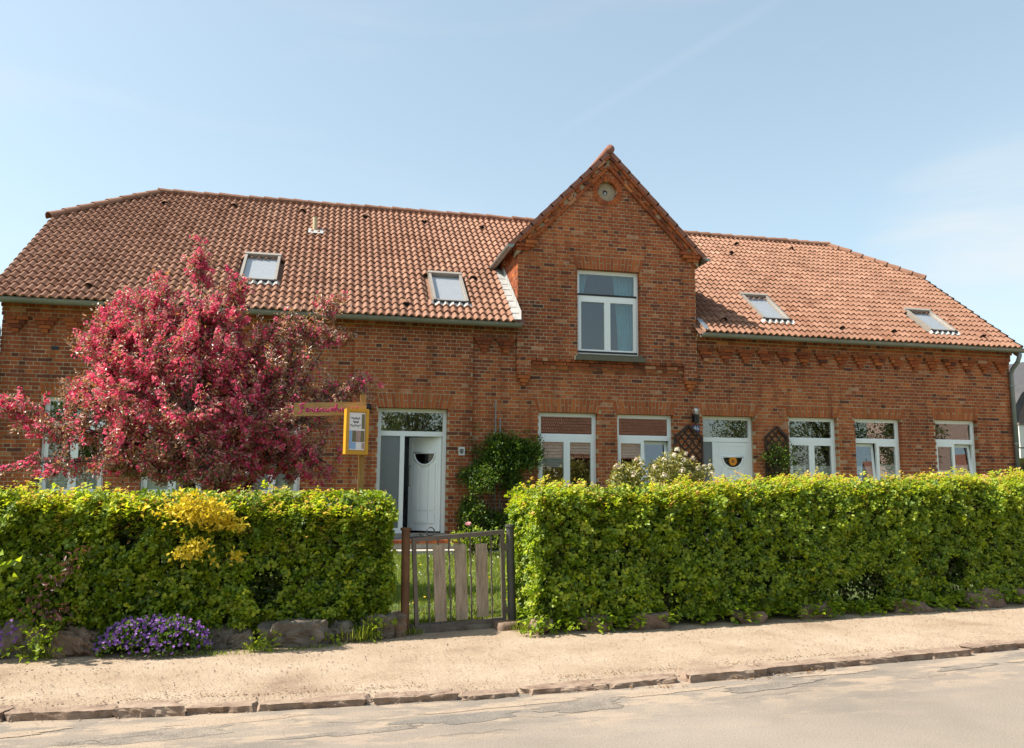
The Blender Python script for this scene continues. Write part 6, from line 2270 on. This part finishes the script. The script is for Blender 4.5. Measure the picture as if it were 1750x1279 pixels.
# ------------------------------------------------------------------ across the street (seen mirrored in the panes)
oh = thing('facing_house', 'red tiled house across the street mirrored in the two windows left of the closed door', 'house', (19, -24, 0))
boxpart('wall', 'red_brick_far', oh, 13.1, 25.0, -31, -22, 0, 3.3)
ys, zs0, tp2 = -21.5, 3.2, 0.95
def rp2(x, s, h):
    L2 = math.hypot(1, tp2)
    return (x, ys - s / L2 + h * tp2 / L2, zs0 + s * tp2 / L2 + h / L2)
m = MB()
m.add([(12.8, ys, zs0), (12.8, -26.5, zs0 + 5 * tp2), (25.3, -26.5, zs0 + 5 * tp2), (25.3, ys, zs0)], [(3, 2, 1, 0)])
m.add([(12.8, -31.5, zs0), (12.8, -26.5, zs0 + 5 * tp2), (25.3, -26.5, zs0 + 5 * tp2), (25.3, -31.5, zs0)], [(0, 1, 2, 3)])
for xx in (13.1, 25.0):
    m.add([(xx, -22, 3.3), (xx, -31, 3.3), (xx, -26.5, zs0 + 5 * tp2 - 0.1)], [(0, 1, 2)])
r2 = m.build('roof', 'verge_red', oh)
mass = MB()
for r_ in range(20):
    for c_i in range(36):
        vs, fs = tile(12.8 + c_i * 0.345, r_ * 0.34, lambda x, s, h: rp2(12.8 + (x - 12.8), s, h), None, 0.38)
        vs = [(12.8 + (v[0] - 12.8 - c_i * 0.345) * 1.15 + c_i * 0.345, v[1], v[2]) for v in vs]
        mass.add(vs, [f[::-1] for f in fs], random.uniform(0.0, 0.35))
mass.build('roof_tiling', 'roof_tile', r2)['kind'] = 'stuff'
for i in range(4):
    w_ = boxpart('window', 'pvc_white', oh, 14.1 + i * 2.7, 15.3 + i * 2.7, -22.0, -21.96, 1.0, 2.5)
    boxpart('pane', 'dark_glass', w_, 14.2 + i * 2.7, 15.2 + i * 2.7, -21.96, -21.95, 1.1, 2.4)
ph_ = thing('pink_house', 'pink rendered house across the street mirrored in the rightmost window', 'house', (52, -22, 0))
boxpart('wall', 'pink_render', ph_, 43.8, 58.5, -29, -20, 0, 8.0)
m = MB(); m.add([(43.3, -19.6, 7.9), (43.3, -24.5, 11.5), (59, -24.5, 11.5), (59, -19.6, 7.9)], [(3, 2, 1, 0)]); m.add([(43.3, -29.4, 7.9), (43.3, -24.5, 11.5), (59, -24.5, 11.5), (59, -29.4, 7.9)], [(0, 1, 2, 3)])
m.build('roof', 'verge_red', ph_)
for (xa, za) in ((47.0, 1.2), (51.0, 1.2), (55.0, 1.2), (45.9, 5.75), (50.8, 5.5), (54.5, 5.5)):
    w_ = boxpart('window', 'pvc_white', ph_, xa, xa + 1.3, -20.0, -19.95, za, za + 1.4)
    boxpart('pane', 'dark_glass', w_, xa + 0.1, xa + 0.61, -19.95, -19.94, za + 0.1, za + 1.3)
    boxpart('pane', 'dark_glass', w_, xa + 0.69, xa + 1.2, -19.95, -19.94, za + 0.1, za + 1.3)


ph_.rotation_euler.z = R(28)


def far_tree(x, y, h, r, label, seed):
    rg = np.random.default_rng(seed)
    root = thing('street_tree', label, 'tree', (x, y, 0), 'trees across the street')
    m = MB(); m.tube([(x, y, -0.05), (x + 0.1, y, h * 0.3), (x, y, h * 0.75)], [0.25, 0.18, 0.05], 9)
    for i in range(9):
        a = rg.uniform(0, 6.28)
        m.tube([(x, y, h * rg.uniform(0.25, 0.5)), (x + math.cos(a) * r * 0.4, y + math.sin(a) * r * 0.4, h * 0.55), (x + math.cos(a) * r * 0.8, y + math.sin(a) * r * 0.8, h * rg.uniform(0.5, 0.8))], [0.09, 0.06, 0.02], 5)
    m.build('trunk', 'bark', root, smooth=True)
    C = blob(rg, 260, (x, y, h * 0.52), (r, r, h * 0.46))
    k = 26
    B = np.repeat(C, k, 0) + rg.normal(0, 0.28, (260 * k, 3))
    o = leaves('crown', 'tree_leaf', root, B, rdir(len(B), rg), rdir(len(B), rg), rg.uniform(0.12, 0.24, len(B)), 0.12, rg.uniform(0, 1, len(B)))
    o['kind'] = 'stuff'


far_tree(5.2, -17, 8.5, 2.9, 'leafy tree across the street mirrored above the open door', 71)
far_tree(-4.5, -14, 8.0, 3.0, 'leafy tree across the street added to darken the reflection in the window nearest the open door', 72)  # unseen tree added so these panes reflect something dark
far_tree(-12.5, -15, 8.0, 3.4, 'leafy tree across the street added to darken the reflection in the leftmost window', 76)  # also added out of view, for dark reflections in the left panes
far_tree(29.5, -19, 9.0, 3.0, 'leafy tree across the street mirrored above the closed door', 74)
far_tree(35.8, -20, 11.0, 3.2, 'leafy tree across the street mirrored in the window right of the trellis', 73)
far_tree(41.2, -19, 11.5, 2.9, 'bushy tree across the street mirrored in the second window from the right', 75)
